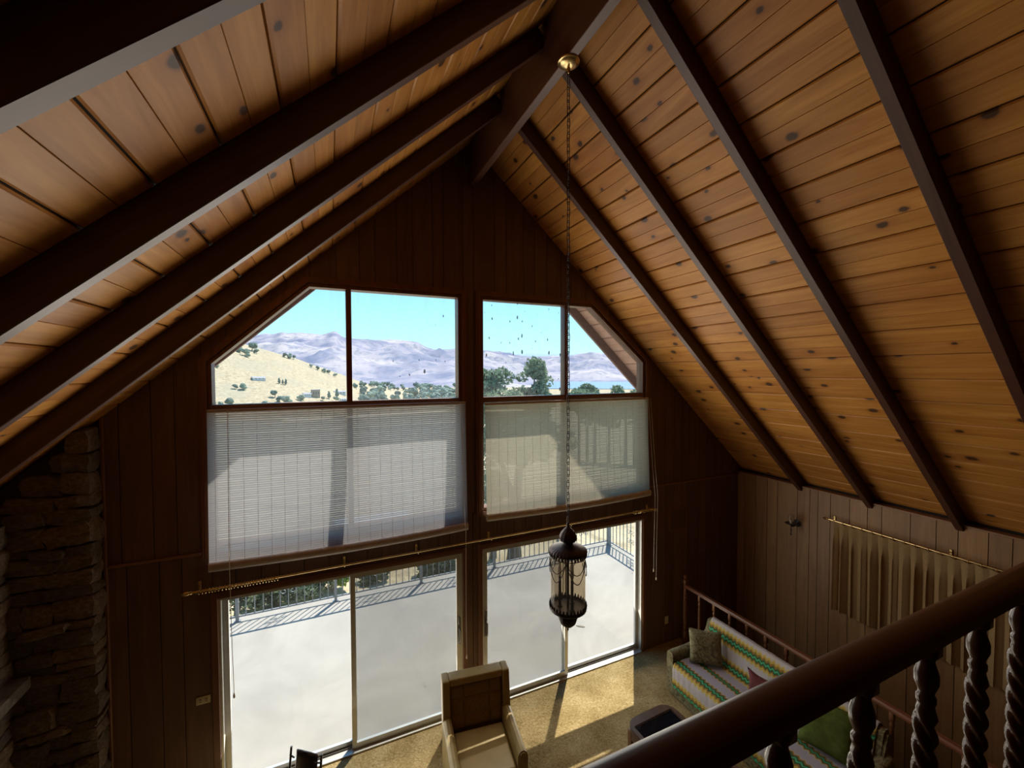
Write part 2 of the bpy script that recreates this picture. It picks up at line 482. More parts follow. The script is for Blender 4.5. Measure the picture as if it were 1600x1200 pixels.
# gable wall: a core with boards in front of it
bm = new_bm()
wall_strip(bm, X_LEFT-0.2, 5.06, 0.014, 0.14, 0.0, 8.0)
wall_strip(bm, 5.06, X_RIGHT+0.2, 0.014, 0.14, -2.6, 8.0)
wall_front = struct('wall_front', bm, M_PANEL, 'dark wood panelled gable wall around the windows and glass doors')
rg = random.Random(11)
def board_edges(a, b, fixed=()):
    xs = [a]
    while xs[-1] < b-0.27:
        xs.append(xs[-1]+rg.choice((0.125, 0.145, 0.175, 0.21, 0.235, 0.26)))
    return xs+[b]
upper = [-1.85, -1.742, -1.51, -1.335, -1.12, -0.92, -0.70, -0.53, -0.38, -0.175, 0.082, 0.314, 0.48, 0.715, 0.893, 1.123, 1.252,
         1.488, 1.626, 1.903, 2.06, 2.30, 2.46, 2.64, 2.86, 3.02, 3.26, 3.42, 3.66, 3.82, 4.02, 4.22, 4.45, 4.713, 4.896, 5.07, 5.219, 5.44, 5.60, 5.83, 5.98, 6.20, 6.35]
lower = [-1.85, -1.713, -1.477, -1.308, -1.07, -0.88, -0.66, -0.50, -0.27, -0.03, 0.14, 0.36, 0.52, 0.76, 0.93, 1.17, 1.30, 1.49, 1.595, 1.69, 1.92,
         2.16, 2.32, 2.56, 2.74, 2.98, 3.20, 3.40, 3.62, 3.86, 4.10, 4.30, 4.457, 4.739, 4.90, 5.197, 5.436, 5.60, 5.712, 5.95, 6.10, 6.35]
GAP = 0.0035
for xs, zlo, zhi in ((upper, 2.50, 8.0), (lower, 0.0, 2.50)):
    for a, b in zip(xs, xs[1:]):
        bm = new_bm()
        lo = -2.6 if (a > 5.03 and zlo == 0.0) else zlo
        if wall_strip(bm, a+GAP, b-GAP, -0.002 if zlo == 0 else 0.002, 0.0138, lo, zhi):
            obj('board', bm, M_PANEL, wall_front)
        else: bm.free()

# right-hand wall of boards, with a dark slot above it where the rafters land
bm = new_bm(); quad_box(bm, X_RIGHT+0.014, X_RIGHT+0.16, Y_BACK, 0.02, -2.6, 2.53)
quad_box(bm, X_RIGHT+0.10, X_RIGHT+0.22, Y_BACK, 0.02, 2.53, 2.80)
wall_right = struct('wall_right', bm, M_DARK, 'brown board side wall behind the sofa and stair rail')
ys = [0.0, -0.13, -0.32, -0.52, -0.68, -0.98, -1.15, -1.26, -1.42, -1.65, -1.85, -2.0, -2.28, -2.51, -2.69, -2.92, -3.09]
while ys[-1] > -5.2: ys.append(ys[-1]-rg.choice((0.13, 0.16, 0.21, 0.26)))
for a, b in zip(ys, ys[1:]):
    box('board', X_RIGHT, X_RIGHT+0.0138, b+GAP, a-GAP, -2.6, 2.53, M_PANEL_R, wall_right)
box('board', X_RIGHT, X_RIGHT+0.0138, Y_BACK, ys[-1], -2.6, 2.53, M_PANEL_R, wall_right)
struct('trim_1', *(lambda b: (quad_box(b, X_RIGHT-0.018, X_RIGHT+0.10, Y_BACK, 0.0, 2.53, 2.552, 0.003), b)[1:])(new_bm()), M_TRIM_Y, 'thin wood moulding along the top of the side wall')
# left wall and the walls under and behind the loft
bm = new_bm(); quad_box(bm, X_LEFT-0.15, X_LEFT, Y_BACK, 0.014, 0, 2.85)
struct('wall_left', bm, M_DARK, 'wood panelled wall on the fireplace side')
bm = new_bm(); prism(bm, [(X_LEFT-0.3, -2.6), (X_RIGHT+0.3, -2.6), (X_RIGHT+0.3, 2.9), (XR, ZA+0.3), (X_LEFT-0.3, 2.9)], Y_BACK-0.15, Y_BACK)
struct('wall_back', bm, M_DARK, 'wood panelled wall behind the loft')
bm = new_bm(); quad_box(bm, X_LEFT-0.1, 5.05, Y_BACK, 0.0, -0.2, 0.0)
quad_box(bm, 5.05, X_RIGHT+0.02, Y_BACK, -4.3, -0.2, 0.0)
struct('floor', bm, M_CARPET, 'golden shag carpet floor with a sun patch')
bm = new_bm(); quad_box(bm, X_LEFT, X_RIGHT, Y_BACK, LOFT_Y-0.09, LOFT_Z-0.26, LOFT_Z)
struct('floor_loft', bm, M_LOFT, 'floor of the loft')
# shell of the stairwell below the floor
bm = new_bm(); quad_box(bm, 4.95, 5.05, -4.3, 0.0, -2.6, -0.2); quad_box(bm, 4.95, X_RIGHT+0.1, Y_BACK+4.9, 0.14, -2.7, -2.6)
quad_box(bm, 5.05, X_RIGHT, -4.42, -4.32, -2.6, -0.2)
struct('wall_stairwell', bm, M_DARK, 'dark sides of the stairwell')

# ceiling of knotty pine planks between the rafters
bm = new_bm()
T0, T1 = 0.022, 0.14
for sg in (1, -1):
    def P(s, h): return (XR+sg*(s*CA)+sg*h*SA, ZA-s*SA+h*CA)
    s_end = 7.3
    pts = [(XR, ZA+T0/CA), P(s_end, T0), P(s_end, T1), (XR, ZA+T1/CA)]
    prism(bm, pts, Y_BACK-0.2, OVER)
ceiling = struct('ceiling', bm, M_DARK, 'steep ceiling of knotty honey pine planks')
PW = 0.151
def plank_mesh(wide_left, y0, y1, name):
    gl, gr = (0.0045, 0.0012) if wide_left else (0.0012, 0.0045)
    cl, cr = (0.009, 0.002) if wide_left else (0.002, 0.009)
    bm = new_bm()
    prism(bm, [(gl+cl, 0), (PW-gr-cr, 0), (PW-gr, cr), (PW-gr, 0.021), (gl, 0.021), (gl, cl)], y0, y1)
    return to_mesh(bm, None, name)
PA = [plank_mesh(True, Y_BACK, 0.0, 'plank_a'), plank_mesh(False, Y_BACK, 0.0, 'plank_b')]
SA_ = [plank_mesh(True, 0.14, OVER-0.04, 'soffit_a'), plank_mesh(False, 0.14, OVER-0.04, 'soffit_b')]
for m in PA: m.materials.append(M_PINE)
for m in SA_: m.materials.append(M_SOFFIT)
s_first = 0.891 - 6*PW
N_PL = 44
for i in range(N_PL):
    s = s_first + i*PW
    for meshes, nm in ((PA, 'plank'), (SA_, 'soffit_plank')):
        # right slope: local x runs down the slope
        s0 = s
        if s0 < -0.001: s0 = 0.0
        o = obj(nm, meshes[i % 2], None, ceiling, loc=(XR+s0*CA, 0, ZA-s0*SA), rot=(0, ALPHA, 0))
        # left slope: local x runs up the slope
        e_ = s+PW
        o = obj(nm, meshes[(i+1) % 2], None, ceiling, loc=(XR-e_*CA, 0, ZA-e_*SA), rot=(0, -ALPHA, 0))

# rafters
RAF_Y = [-0.976, -1.836, -2.667, -3.523, -4.38, -5.23, -6.08, -6.93, -7.78, -8.63]
ordn = ['first', 'second', 'third', 'fourth', 'fifth', 'sixth', 'seventh', 'eighth', 'ninth', 'tenth']
DEP = 0.2*CA
bm = new_bm(); quad_box(bm, 0.0, 6.52, -0.068, 0.0, -DEP, 0.0, 0.004, 1)
raf_me = to_mesh(bm, None, 'rafter'); raf_me.materials.append(M_RAFTER)
for i, y in enumerate(RAF_Y):
    for sg, side in ((1, 'stair-side'), (-1, 'fireplace-side')):
        o = bpy.data.objects.new('rafter', raf_me); col.objects.link(o)
        s0 = 0.12
        if sg > 0:
            o.location = (XR+s0*CA, y, ZA-s0*SA); o.rotation_euler = (0, ALPHA, 0)
        else:
            o.location = (XR-(s0+6.52)*CA, y, ZA-(s0+6.52)*SA); o.rotation_euler = (0, -ALPHA, 0)
        tag(o, f'dark stained rafter on the {side} slope, {ordn[i]} from the gable wall', 'rafter', 'exposed roof rafters')
# ridge board
rb = box('ridge_beam', XR-0.036, XR+0.036, Y_BACK, -0.002, 6.475, ZA-0.02, M_RIDGE, None, 0.004, 1)
tag(rb, 'deep dark wood ridge beam running to the gable peak', 'beam')

# trim on the gable wall
def trim(n, x0, x1, y0, y1, z0, z1, mat, label, bev=0.004):
    b = new_bm(); quad_box(b, x0, x1, y0, y1, z0, z1, bev)
    return struct(f'trim_{n}', b, mat, label)
trim(2, -1.85, -1.15, -0.022, 0.0, 2.488, 2.512, M_TRIM, 'level wood strip across the panelling beside the chimney')
trim(3, 4.375, X_RIGHT, -0.022, 0.0, 2.488, 2.512, M_TRIM, 'level wood strip across the panelling in the stair corner')
trim(4, -1.862, -1.838, -0.03, 0.0, 0.0, 3.86, M_CASING, 'upright wood strip between the stone chimney and panelling')

# windows ------------------------------------------------------------
def make_window(n, poly, mx, label, spat):
    root = bpy.data.objects.new(f'window_{n}', None); col.objects.link(root)
    root['kind'] = 'structure'; root['label'] = label
    b = new_bm(); ring_prism(b, inset(poly, -0.055), inset(poly, -0.002), -0.022, 0.001)
    ring_prism(b, inset(poly, -0.030), inset(poly, 0.006), -0.030, -0.0225); obj('casing', b, M_CASING, root)
    b = new_bm(); ring_prism(b, inset(poly, 0.0005), inset(poly, 0.045), 0.0, 0.135); obj('frame', b, M_CASING, root)
    inn = inset(poly, 0.045)
    x0 = min(p[0] for p in inn); x1 = max(p[0] for p in inn)
    zt = max(p[1] for p in inn)
    box('mullion', mx-0.028, mx+0.028, 0.01, 0.125, 2.545, zt, M_CASING, root, 0.004)
    box('transom', x0, mx-0.028, 0.01, 0.125, 3.862, 3.930, M_CASING_X, root, 0.004)
    box('transom', mx+0.028, x1, 0.01, 0.125, 3.862, 3.930, M_CASING_X, root, 0.004)
    for (a, c) in ((x0, mx-0.028), (mx+0.028, x1)):
        for (za, zb) in ((2.545, 3.862), (3.930, zt)):
            pp = rect_clip(inn, a, c, za, zb)
            b = new_bm(); prism(b, pp, 0.070, 0.074)
            obj('pane', b, (M_GLASS_SP if spat == 2 else M_GLASS_SP1) if (spat and za > 3.9 and ((a > 0.1 and spat == 1) or (c < 3 and spat == 2))) else M_GLASS, root)
    return root
make_window(1, WIN1, 0.200, 'four-light picture window with a clipped corner on the chimney side', 1)
make_window(2, WIN2, 2.950, 'four-light picture window with a clipped corner on the stair side', 2)

# sliding glass doors -------------------------------------------------
def make_door(n, d, mid, slide_right, label):
    root = bpy.data.objects.new(f'door_{n}', None); col.objects.link(root)
    root['kind'] = 'structure'; root['label'] = label
    x0, x1, h = d
    b = new_bm()
    for q in ((x0-0.06, x0, -0.02, 0.0, 0.0, h+0.06), (x1, x1+0.06, -0.02, 0.0, 0.0, h+0.06)): quad_box(b, *q, 0.004)
    obj('casing', b, M_CASING, root)
    box('head_casing', x0, x1, -0.02, 0.0, h, h+0.06, M_CASING_X, root, 0.004)
    b = new_bm()
    quad_box(b, x0, x0+0.022, -0.002, 0.13, 0, h); quad_box(b, x1-0.022, x1, -0.002, 0.13, 0, h)
    quad_box(b, x0+0.022, x1-0.022, -0.002, 0.13, h-0.022, h); quad_box(b, x0+0.022, x1-0.022, -0.03, 0.13, 0.0, 0.018)
    quad_box(b, x0+0.022, x1-0.022, 0.055, 0.062, 0.018, 0.034)
    obj('frame', b, M_ALU, root)
    for (a, c, right) in ((x0+0.022, mid+0.028, False), (mid-0.028, x1-0.022, True)):
        sl = (right == slide_right)
        y0 = 0.018 if sl else 0.072
        P = [(a, 0.02), (c, 0.02), (c, h-0.024), (a, h-0.024)]
        stile = 0.048
        I = [(a+stile, 0.085), (c-stile, 0.085), (c-stile, h-0.07), (a+stile, h-0.07)]
        b = new_bm(); ring_prism(b, P, I, y0, y0+0.032)
        s = obj('sash', b, M_ALU, root)
        b = new_bm(); prism(b, inset(I, -0.008), y0+0.013, y0+0.018); obj('pane', b, M_DOORGLASS, s)
        if sl:
            hx = c-0.024 if right else a+0.024
            b = new_bm()
            quad_box(b, hx-0.014, hx+0.014, -0.002, 0.018, 0.90, 1.16, 0.003)
            tube(b, [(hx, 0.0, 0.93), (hx, -0.045, 0.94), (hx, -0.050, 0.98), (hx, -0.050, 1.06), (hx, -0.045, 1.09), (hx, 0.0, 1.10)], 0.009, 8)
            quad_box(b, hx-0.012, hx+0.012, -0.02, 0.0, 1.15, 1.24, 0.003)
            hd = obj('handle', b, M_ALU_D, s, 40)
            b = new_bm(); quad_box(b, a+0.01, c-0.01, 0.112, 0.114, 0.03, h-0.03); obj('screen', b, M_SCREEN, root)
    return root
make_door(1, DOOR1, 0.205, True, 'aluminium sliding glass door on the chimney side')
make_door(2, DOOR2, 2.955, False, 'aluminium sliding glass door on the stair side')

# outside of the gable: rake boards along the roof edge and a level collar board between them
for sg, side in ((1, 'lake side'), (-1, 'hill side')):
    def P(s, h): return (XR+sg*(s*CA)+sg*h*SA, ZA-s*SA+h*CA)
    b = new_bm(); prism(b, [(XR, ZA-0.17), P(7.3, -0.13), P(7.3, 0.14), (XR, ZA+0.14/CA)], OVER-0.045, OVER+0.0)
    rk = obj('rake_board', b, M_FASCIA); tag(rk, f'brown rake board along the roof edge outside on the {side}', 'fascia board', 'rake boards')
b = new_bm()
zc = 5.46
hw = (ZA-0.15-zc)/SL
prism(b, [(XR-hw, zc), (XR+hw, zc), (XR, ZA-0.15)], OVER-0.10, OVER-0.06)
cb = obj('gable_infill', b, M_FASCIA); tag(cb, 'brown triangular gable infill under the roof peak outside', 'gable board')

# ------------------------------------------------------------------ blinds
def make_blind(name, label, x0, x1, z_top, z_bot, n_slats, mat, roll_mat, seed, bow, cords):
    rnd = random.Random(seed)
    root = thing('slat_blind', label, 'blind', (x0, -0.05, z_bot), 0, 'slat blinds over the picture windows')
    w = x1-x0; h = z_top-z_bot; pitch = h/n_slats; NX = 22
    b = new_bm()
    for i in range(n_slats):
        zc = (i+0.5)*pitch
        wob = rnd.uniform(-1, 1)*0.0003
        rows = []
        for dz in (-pitch*0.468, pitch*0.468):
            row = []
            for k in range(NX+1):
                u = k/NX; f = 1-(zc+dz)/h
                y = -0.012 - bow*f*f*(0.55+0.45*math.sin(PI*u)) - 0.006*math.sin(5*u+3*f) + wob
                z = zc+dz - 0.018*f*math.sin(PI*u) + wob
                row.append(b.verts.new((u*w, y, z)))
            rows.append(row)
        for k in range(NX): b.faces.new((rows[0][k], rows[0][k+1], rows[1][k+1], rows[1][k]))
    sl = obj('slats', b, mat, root, 60); sl['kind'] = 'stuff'
    # warp threads
    b = new_bm()
    nth = 22
    for j in range(nth):
        u = (j+0.5)/nth
        pts = []
        for q in range(9):
            f = q/8; y = -0.012 - bow*f*f*(0.55+0.45*math.sin(PI*u)) - 0.006*math.sin(5*u+3*f) - 0.0025
            pts.append((u*w, y, (1-f)*h - 0.018*f*math.sin(PI*u)))
        tube(b, pts, 0.0013, 4)
    th = obj('threads', b, M_CORD, root); th['kind'] = 'stuff'
    box('head_rail', 0, w, -0.016, 0.012, h-0.006, h+0.022, roll_mat, root, 0.004)
    # the rolled-up bottom
    b = new_bm(); rings = []
    NS = 14
    for k in range(NX+1):
        u = k/NX; yc = -0.012-bow*(0.55+0.45*math.sin(PI*u))-0.006*math.sin(5*u+3); zc = -0.036-0.018*math.sin(PI*u)
        ring = []
        for a in range(NS):
            t_ = 2*PI*a/NS; r = 0.046*(1+0.06*math.sin(3*t_+1))
            ring.append(b.verts.new((u*w, yc+r*math.cos(t_)*0.85, zc+r*math.sin(t_))))
        rings.append(ring)
    for A, B in zip(rings, rings[1:]):
        for a in range(NS): b.faces.new((A[a], A[(a+1) % NS], B[(a+1) % NS], B[a]))
    b.faces.new(rings[0]); b.faces.new(rings[-1][::-1])
    obj('bottom_roll', b, roll_mat, root, 50)
    for (cx, z_lo, dy) in cords:
        b = new_bm(); zt = h+0.005; zb = z_lo-z_bot
        tube(b, [(cx, -0.03, zt), (cx+0.004, -0.10-dy, 0.35), (cx+0.010, -0.15-dy, -0.06), (cx+0.014, -0.13-dy, (zb-0.06)*0.6), (cx+0.02, -0.12-dy, zb)], 0.0028, 6)
        lathe(b, [(0.003, zb-0.055), (0.010, zb-0.045), (0.009, zb-0.02), (0.004, zb)], 8, cx+0.02, -0.12-dy)
        obj('pull_cord', b, M_CORD, root, 40)
    return root
make_blind('blind', 'pale grey slat blind on the chimney-side window, half rolled up', -1.072, 1.495, 3.868, 2.43, 66, M_BLIND_L, M_ROLL_L, 3, 0.075,
           [(0.17, 1.16, 0.0), (2.50, 0.88, 0.02)])
make_blind('blind', 'cream reed blind on the stair-side window, half rolled up', 1.745, 4.318, 3.842, 2.49, 88, M_BLIND_R, M_ROLL_R, 5, 0.07,
           [(2.56, 1.35, 0.02), (2.60, 1.22, 0.03)])

# ------------------------------------------------------------------ long brass traverse rod over the doors
root = thing('curtain_rod', 'long brass curtain rod over the sliding doors with rings bunched at the ends', 'curtain rod', (-1.2, -0.12, 2.185))
RL = 5.57
b = new_bm(); tube(b, [(0, 0, 0), (RL, 0, 0.018)], 0.0105, 10); obj('rod', b, M_BRASS, root, 40)
for x, s in ((0, -1), (RL, 1)):
    b = new_bm()
    tube(b, [(x, 0, 0.0), (x+s*0.015, 0, 0), (x+s*0.02, 0, 0), (x+s*0.035, 0, 0), (x+s*0.055, 0, 0), (x+s*0.075, 0, 0), (x+s*0.09, 0, 0)],
         [0.012, 0.018, 0.013, 0.020, 0.024, 0.016, 0.003], 12)
    obj('finial', b, M_BRASS, root, 40)
b = new_bm(); tube(b, [(math.cos(2*PI*k/14)*0.0, math.cos(2*PI*k/14)*0.021, math.sin(2*PI*k/14)*0.021) for k in range(14)], 0.0042, 6, closed=True)
ring_me = to_mesh(b, 60, 'ring'); ring_me.materials.append(M_BRASS)
for i in range(26):
    obj('ring', ring_me, None, root, loc=(0.05+i*0.026, 0, -0.006), rot=(0.2*math.sin(i*2.1), 0.18*math.sin(i*1.3), 0.25*math.sin(i)))
for i in range(11):
    obj('ring', ring_me, None, root, loc=(RL-0.05-i*0.030, 0, 0.012), rot=(0.2*math.sin(i*1.7), 0.3*math.sin(i*2.3), 0.35*math.sin(i*1.9)))
for x in (0.03, 1.32, 2.1, 3.0, 4.15, RL-0.02):
    b = new_bm()
    quad_box(b, x-0.012, x+0.012, 0.105, 0.118, -0.03, 0.05, 0.002)
    tube(b, [(x, 0.11, 0.02), (x, 0.05, 0.01), (x, 0.012, -0.004), (x, -0.004, -0.016)], 0.0045, 6)
    obj('bracket', b, M_BRASS, root, 40)

# ------------------------------------------------------------------ curtain and rod on the side wall
CX = X_RIGHT-0.075
root = thing('curtain_rod', 'short brass rod carrying the pleated tan curtain on the side wall', 'curtain rod', (CX, -1.44, 2.20))
RL2 = 2.45
b = new_bm(); tube(b, [(0, 0, 0), (0, -RL2, -0.02)], 0.0105, 10); obj('rod', b, M_BRASS, root, 40)
for y, s in ((0, 1), (-RL2, -1)):
    b = new_bm()
    tube(b, [(0, y, 0.0), (0, y+s*0.015, 0), (0, y+s*0.022, 0), (0, y+s*0.04, 0), (0, y+s*0.058, 0), (0, y+s*0.072, 0)], [0.011, 0.017, 0.012, 0.022, 0.018, 0.003], 12)
    obj('finial', b, M_BRASS, root, 40)
b = new_bm(); tube(b, [(math.cos(2*PI*k/14)*0.019, 0, math.sin(2*PI*k/14)*0.019) for k in range(14)], 0.0035, 6, closed=True)
ring2 = to_mesh(b, 60, 'ring'); ring2.materials.append(M_BRASS)
PLEAT = 0.107
NPL = 22
for i in range(NPL):
    obj('ring', ring2, None, root, loc=(0, -0.07-i*PLEAT, -0.005-0.02*i/NPL), rot=(0.0, 0, 0.25*math.sin(i*2.2)))
for y in (-0.04, -1.2, -RL2+0.04):
    b = new_bm(); quad_box(b, 0.06, 0.0745, y-0.012, y+0.012, -0.03, 0.04, 0.002); tube(b, [(0.068, y, 0.012), (0.03, y, 0.012), (0.008, y, 0.0), (0.0, y, -0.014)], 0.0045, 6)
    obj('bracket', b, M_BRASS, root, 40)
t = MT('tan_curtain'); v = t.coords(); nz = t.noise(t.n('Mapping', {'Vector': v, 'Scale': (60, 60, 260)}).outputs[0], 1.0, 3)
cc = t.ramp(nz, [(0.3, (0.46, 0.30, 0.14)), (0.7, (0.62, 0.43, 0.22))])
bs = t.principled(cc, 0.8, t.bump(nz, 0.25, 0.004), spec=0.25)
M_CURTAIN = t.m
b = new_bm()
NYc, NZc = NPL*10, 26
grid = []
CH = 1.205
for j in range(NZc+1):
    f = j/NZc; row = []
    for i in range(NYc+1):
        p = i/10.0; ph = 2*PI*p
        y = -0.07-(p-0.0)*PLEAT + PLEAT*0.0
        pinch = math.exp(-((f-0.10)/0.07)**2)
        open_ = min(1.0, f/0.30)
        c_ = math.cos(ph)
        amp = 0.006+0.030*open_*(0.8+0.35*math.sin(p*1.7)) - 0.004*pinch
        sharp = (c_ if c_ < 0 else c_**(3 if f < 0.3 else 1.4))
        x = -amp*sharp - 0.012*math.sin(p*0.9+f*1.2)*f
        y2 = y + 0.016*open_*math.sin(2*ph+0.6*math.sin(p*2.1))*0.5
        # each pinch pleat gathers under its ring
        y2 += -0.010*pinch*math.sin(ph)
        z = -0.022-f*CH - 0.006*c_*(1-open_) - 0.02*p/NPL + 0.010*f*math.sin(p*1.3)
        row.append(b.verts.new((x, y2, z)))
    grid.append(row)
for j in range(NZc):
    for i in range(NYc): b.faces.new((grid[j][i], grid[j][i+1], grid[j+1][i+1], grid[j+1][i]))
bmesh.ops.solidify(b, geom=b.faces[:], thickness=0.0025)
cu = obj('curtain', b, M_CURTAIN, None, 70, loc=(CX+0.005, -1.44, 2.20))
tag(cu, 'pleated tan curtain hanging on the side wall', 'curtain')

# ------------------------------------------------------------------ sconce
root = thing('wall_sconce', 'brass candle sconce with a glass chimney on the side wall', 'sconce', (X_RIGHT, -0.985, 1.98))
b = new_bm(); lathe(b, [(0.001, 0), (0.05, 0.001), (0.055, 0.006), (0.04, 0.014), (0.02, 0.02), (0.018, 0.03)], 16)
bmesh.ops.rotate(b, verts=b.verts, cent=(0, 0, 0), matrix=Matrix.Rotation(-PI/2, 3, 'Y')); obj('backplate', b, M_IRON, root, 40, loc=(-0.001, 0, 0))
b = new_bm(); tube(b, [(-0.02, 0, 0), (-0.06, 0, -0.03), (-0.11, 0, -0.035), (-0.14, 0, -0.01), (-0.15, 0, 0.01)], 0.008, 8); obj('arm', b, M_IRON, root, 40)
b = new_bm(); lathe(b, [(0.006, -0.155), (0.013, -0.145), (0.005, -0.13), (0.005, -0.09), (0.012, -0.08), (0.005, -0.065), (0.008, -0.02), (0.014, 0.0), (0.07, 0.012), (0.078, 0.024), (0.066, 0.022), (0.02, 0.016)], 18, -0.15, 0); obj('drip_pan', b, M_IRON, root, 35)
b = new_bm(); lathe(b, [(0.018, 0.018), (0.018, 0.06), (0.006, 0.062), (0.003, 0.075)], 12, -0.15, 0); obj('candle_cup', b, M_PLATE, root, 35)
b = new_bm()
prof = [(0.034, 0.026), (0.045, 0.06), (0.044, 0.10), (0.038, 0.135), (0.042, 0.15)]
rings = [[b.verts.new((-0.15+r*math.cos(2*PI*k/18), r*math.sin(2*PI*k/18), z)) for k in range(18)] for r, z in prof]
for A, B in zip(rings, rings[1:]):
    for k in range(18): b.faces.new((A[k], A[(k+1) % 18], B[(k+1) % 18], B[k]))
obj('glass_chimney', b, M_CLEAR, root, 60)

# ------------------------------------------------------------------ plates on the gable wall
root = thing('switch_plate', 'ivory double switch plate beside the sliding door', 'switch plate', (-1.165, -0.002, 1.06))
box('plate', -0.058, 0.058, -0.008, 0, -0.038, 0.038, M_PLATE, root, 0.003)
for x in (-0.024, 0.024):
    sq = box('toggle', x-0.008, x+0.008, -0.0095, -0.006, -0.016, 0.016, M_SLOT, root)
    box('lever', x-0.004, x+0.004, -0.018, -0.0095, -0.004, 0.010, M_PLATE, sq)
root = thing('outlet', 'small ivory electrical outlet low on the panelling by the stair corner', 'outlet', (4.765, -0.002, 0.36))
box('plate', -0.035, 0.035, -0.008, 0, -0.058, 0.058, M_PLATE, root, 0.003)
for z in (-0.022, 0.022): box('socket', -0.014, 0.014, -0.0095, -0.006, z-0.013, z+0.013, M_PLATE, root, 0.003)
root = thing('access_panel', 'square wood access panel on the panelling by the stair corner', 'wall panel', (4.985, -0.002, 1.93))
b = new_bm(); ring_prism(b, [(-0.178, -0.178), (0.178, -0.178), (0.178, 0.178), (-0.178, 0.178)], [(-0.163, -0.163), (0.163, -0.163), (0.163, 0.163), (-0.163, 0.163)], -0.012, 0)
obj('frame', b, M_TRIM, root)
box('cover', -0.163, 0.163, -0.007, 0, -0.163, 0.163, M_PANEL, root)

# ------------------------------------------------------------------ hanging lantern
LX, LY = 1.607, -2.204
root = thing('pendant_lantern', 'dark iron lantern with smoked glass hanging on a long chain', 'lantern', (LX, LY, 2.335)); root.scale = (0.86, 0.86, 1.0)
b = new_bm(); lathe(b, [(0.020, 4.104), (0.034, 4.106), (0.060, 4.113), (0.076, 4.121), (0.080, 4.126), (0.090, 4.130), (0.092, 4.139)], 28); obj('canopy', b, M_BRASS, root, 40)
b = new_bm(); lathe(b, [(0.004, 4.06), (0.010, 4.07), (0.014, 4.085), (0.014, 4.099)], 12); obj('canopy_loop', b, M_BRASS, root, 40)
LK, LW, LR = 0.050, 0.0125, 0.0032
pts = []
for k in range(20):
    a = 2*PI*k/20
    pts.append((LW*math.cos(a), 0, (LK/2-LW+0.006)*(1 if math.sin(a) > 0 else -1) + LW*math.sin(a)))
b = new_bm(); tube(b, pts, LR, 6, closed=True)
link_me = to_mesh(b, 60, 'chain_link'); link_me.materials.append(M_IRON)
z0, z1 = 0.80, 4.065
NL = int((z1-z0)/(LK-0.005))
for i in range(NL+1):
    z = z0+(z1-z0)*i/NL
    obj('chain_link', link_me, None, root, loc=(0.002*math.sin(i*0.9), 0, z), rot=(0, 0.03*math.sin(i*1.7), (0.35 if i % 2 else 0.35+PI/2)))
b = new_bm(); lathe(b, [(0.005, 0.79), (0.012, 0.775), (0.010, 0.762), (0.018, 0.752), (0.035, 0.738), (0.058, 0.715), (0.072, 0.690), (0.076, 0.668), (0.070, 0.655), (0.052, 0.648), (0.040, 0.640), (0.044, 0.628)], 40, flute=0.035, nfl=10); obj('crown', b, M_IRON, root, 40)
b = new_bm(); lathe(b, [(0.040, 0.630), (0.070, 0.622), (0.120, 0.606), (0.158, 0.588), (0.163, 0.580), (0.163, 0.568), (0.155, 0.566)], 96, flute=0.02, nfl=32); cap = obj('top_cap', b, M_IRON, root, 40)
b = new_bm()
for k in range(36):
    a = 2*PI*k/36; x, y = 0.157*math.cos(a), 0.157*math.sin(a)
    lathe(b, [(0.002, 0.545), (0.007, 0.549), (0.009, 0.556), (0.007, 0.563), (0.004, 0.568)], 6, x, y)
tube(b, [(0.157*math.cos(2*PI*k/48), 0.157*math.sin(2*PI*k/48), 0.543) for k in range(48)], 0.0035, 5, closed=True)
obj('beaded_rim', b, M_IRON, cap, 50)
b = new_bm()
rings = [[b.verts.new((0.150*math.cos(2*PI*k/48), 0.150*math.sin(2*PI*k/48), z)) for k in range(48)] for z in (0.165, 0.26, 0.36, 0.46, 0.565)]
for A, B in zip(rings, rings[1:]):
    for k in range(48): b.faces.new((A[k], A[(k+1) % 48], B[(k+1) % 48], B[k]))
obj('glass_cylinder', b, M_SMOKE, root, 60)
# festoons of fine chain round the glass
for q in range(5):
    a0, a1 = 2*PI*q/5+0.3, 2*PI*(q+1)/5+0.3
    for drop in (0.09, 0.155):
        b = new_bm(); pp = []
        for k in range(15):
            u = k/14; a = a0+(a1-a0)*u
            pp.append((0.158*math.cos(a), 0.158*math.sin(a), 0.535-drop*4*u*(1-u)))
        tube(b, pp, 0.0035, 5); obj('festoon_chain', b, M_IRON, root, 60)
b = new_bm(); lathe(b, [(0.045, 0.112), (0.09, 0.118), (0.140, 0.128), (0.158, 0.140), (0.162, 0.150), (0.160, 0.168), (0.152, 0.168), (0.150, 0.154), (0.03, 0.150)], 60, flute=0.006, nfl=30); tray = obj('bottom_tray', b, M_IRON, root, 40)
b = new_bm()
for k in range(32):
    a = 2*PI*k/32
    lathe(b, [(0.008, 0.166), (0.009, 0.176), (0.005, 0.186), (0.0015, 0.192)], 6, 0.157*math.cos(a), 0.157*math.sin(a))
obj('gallery_rim', b, M_IRON, tray, 50)
b = new_bm(); lathe(b, [(0.002, -0.035), (0.008, -0.022), (0.005, -0.010), (0.014, -0.004), (0.040, 0.008), (0.066, 0.032), (0.080, 0.062), (0.084, 0.088), (0.074, 0.104), (0.055, 0.114)], 36, flute=0.03, nfl=12); obj('bottom_finial', b, M_IRON, root, 40)
M_BULB = glass('bulb_glass', (0.5, 0.47, 0.44), 0.10, dirt=0.3)
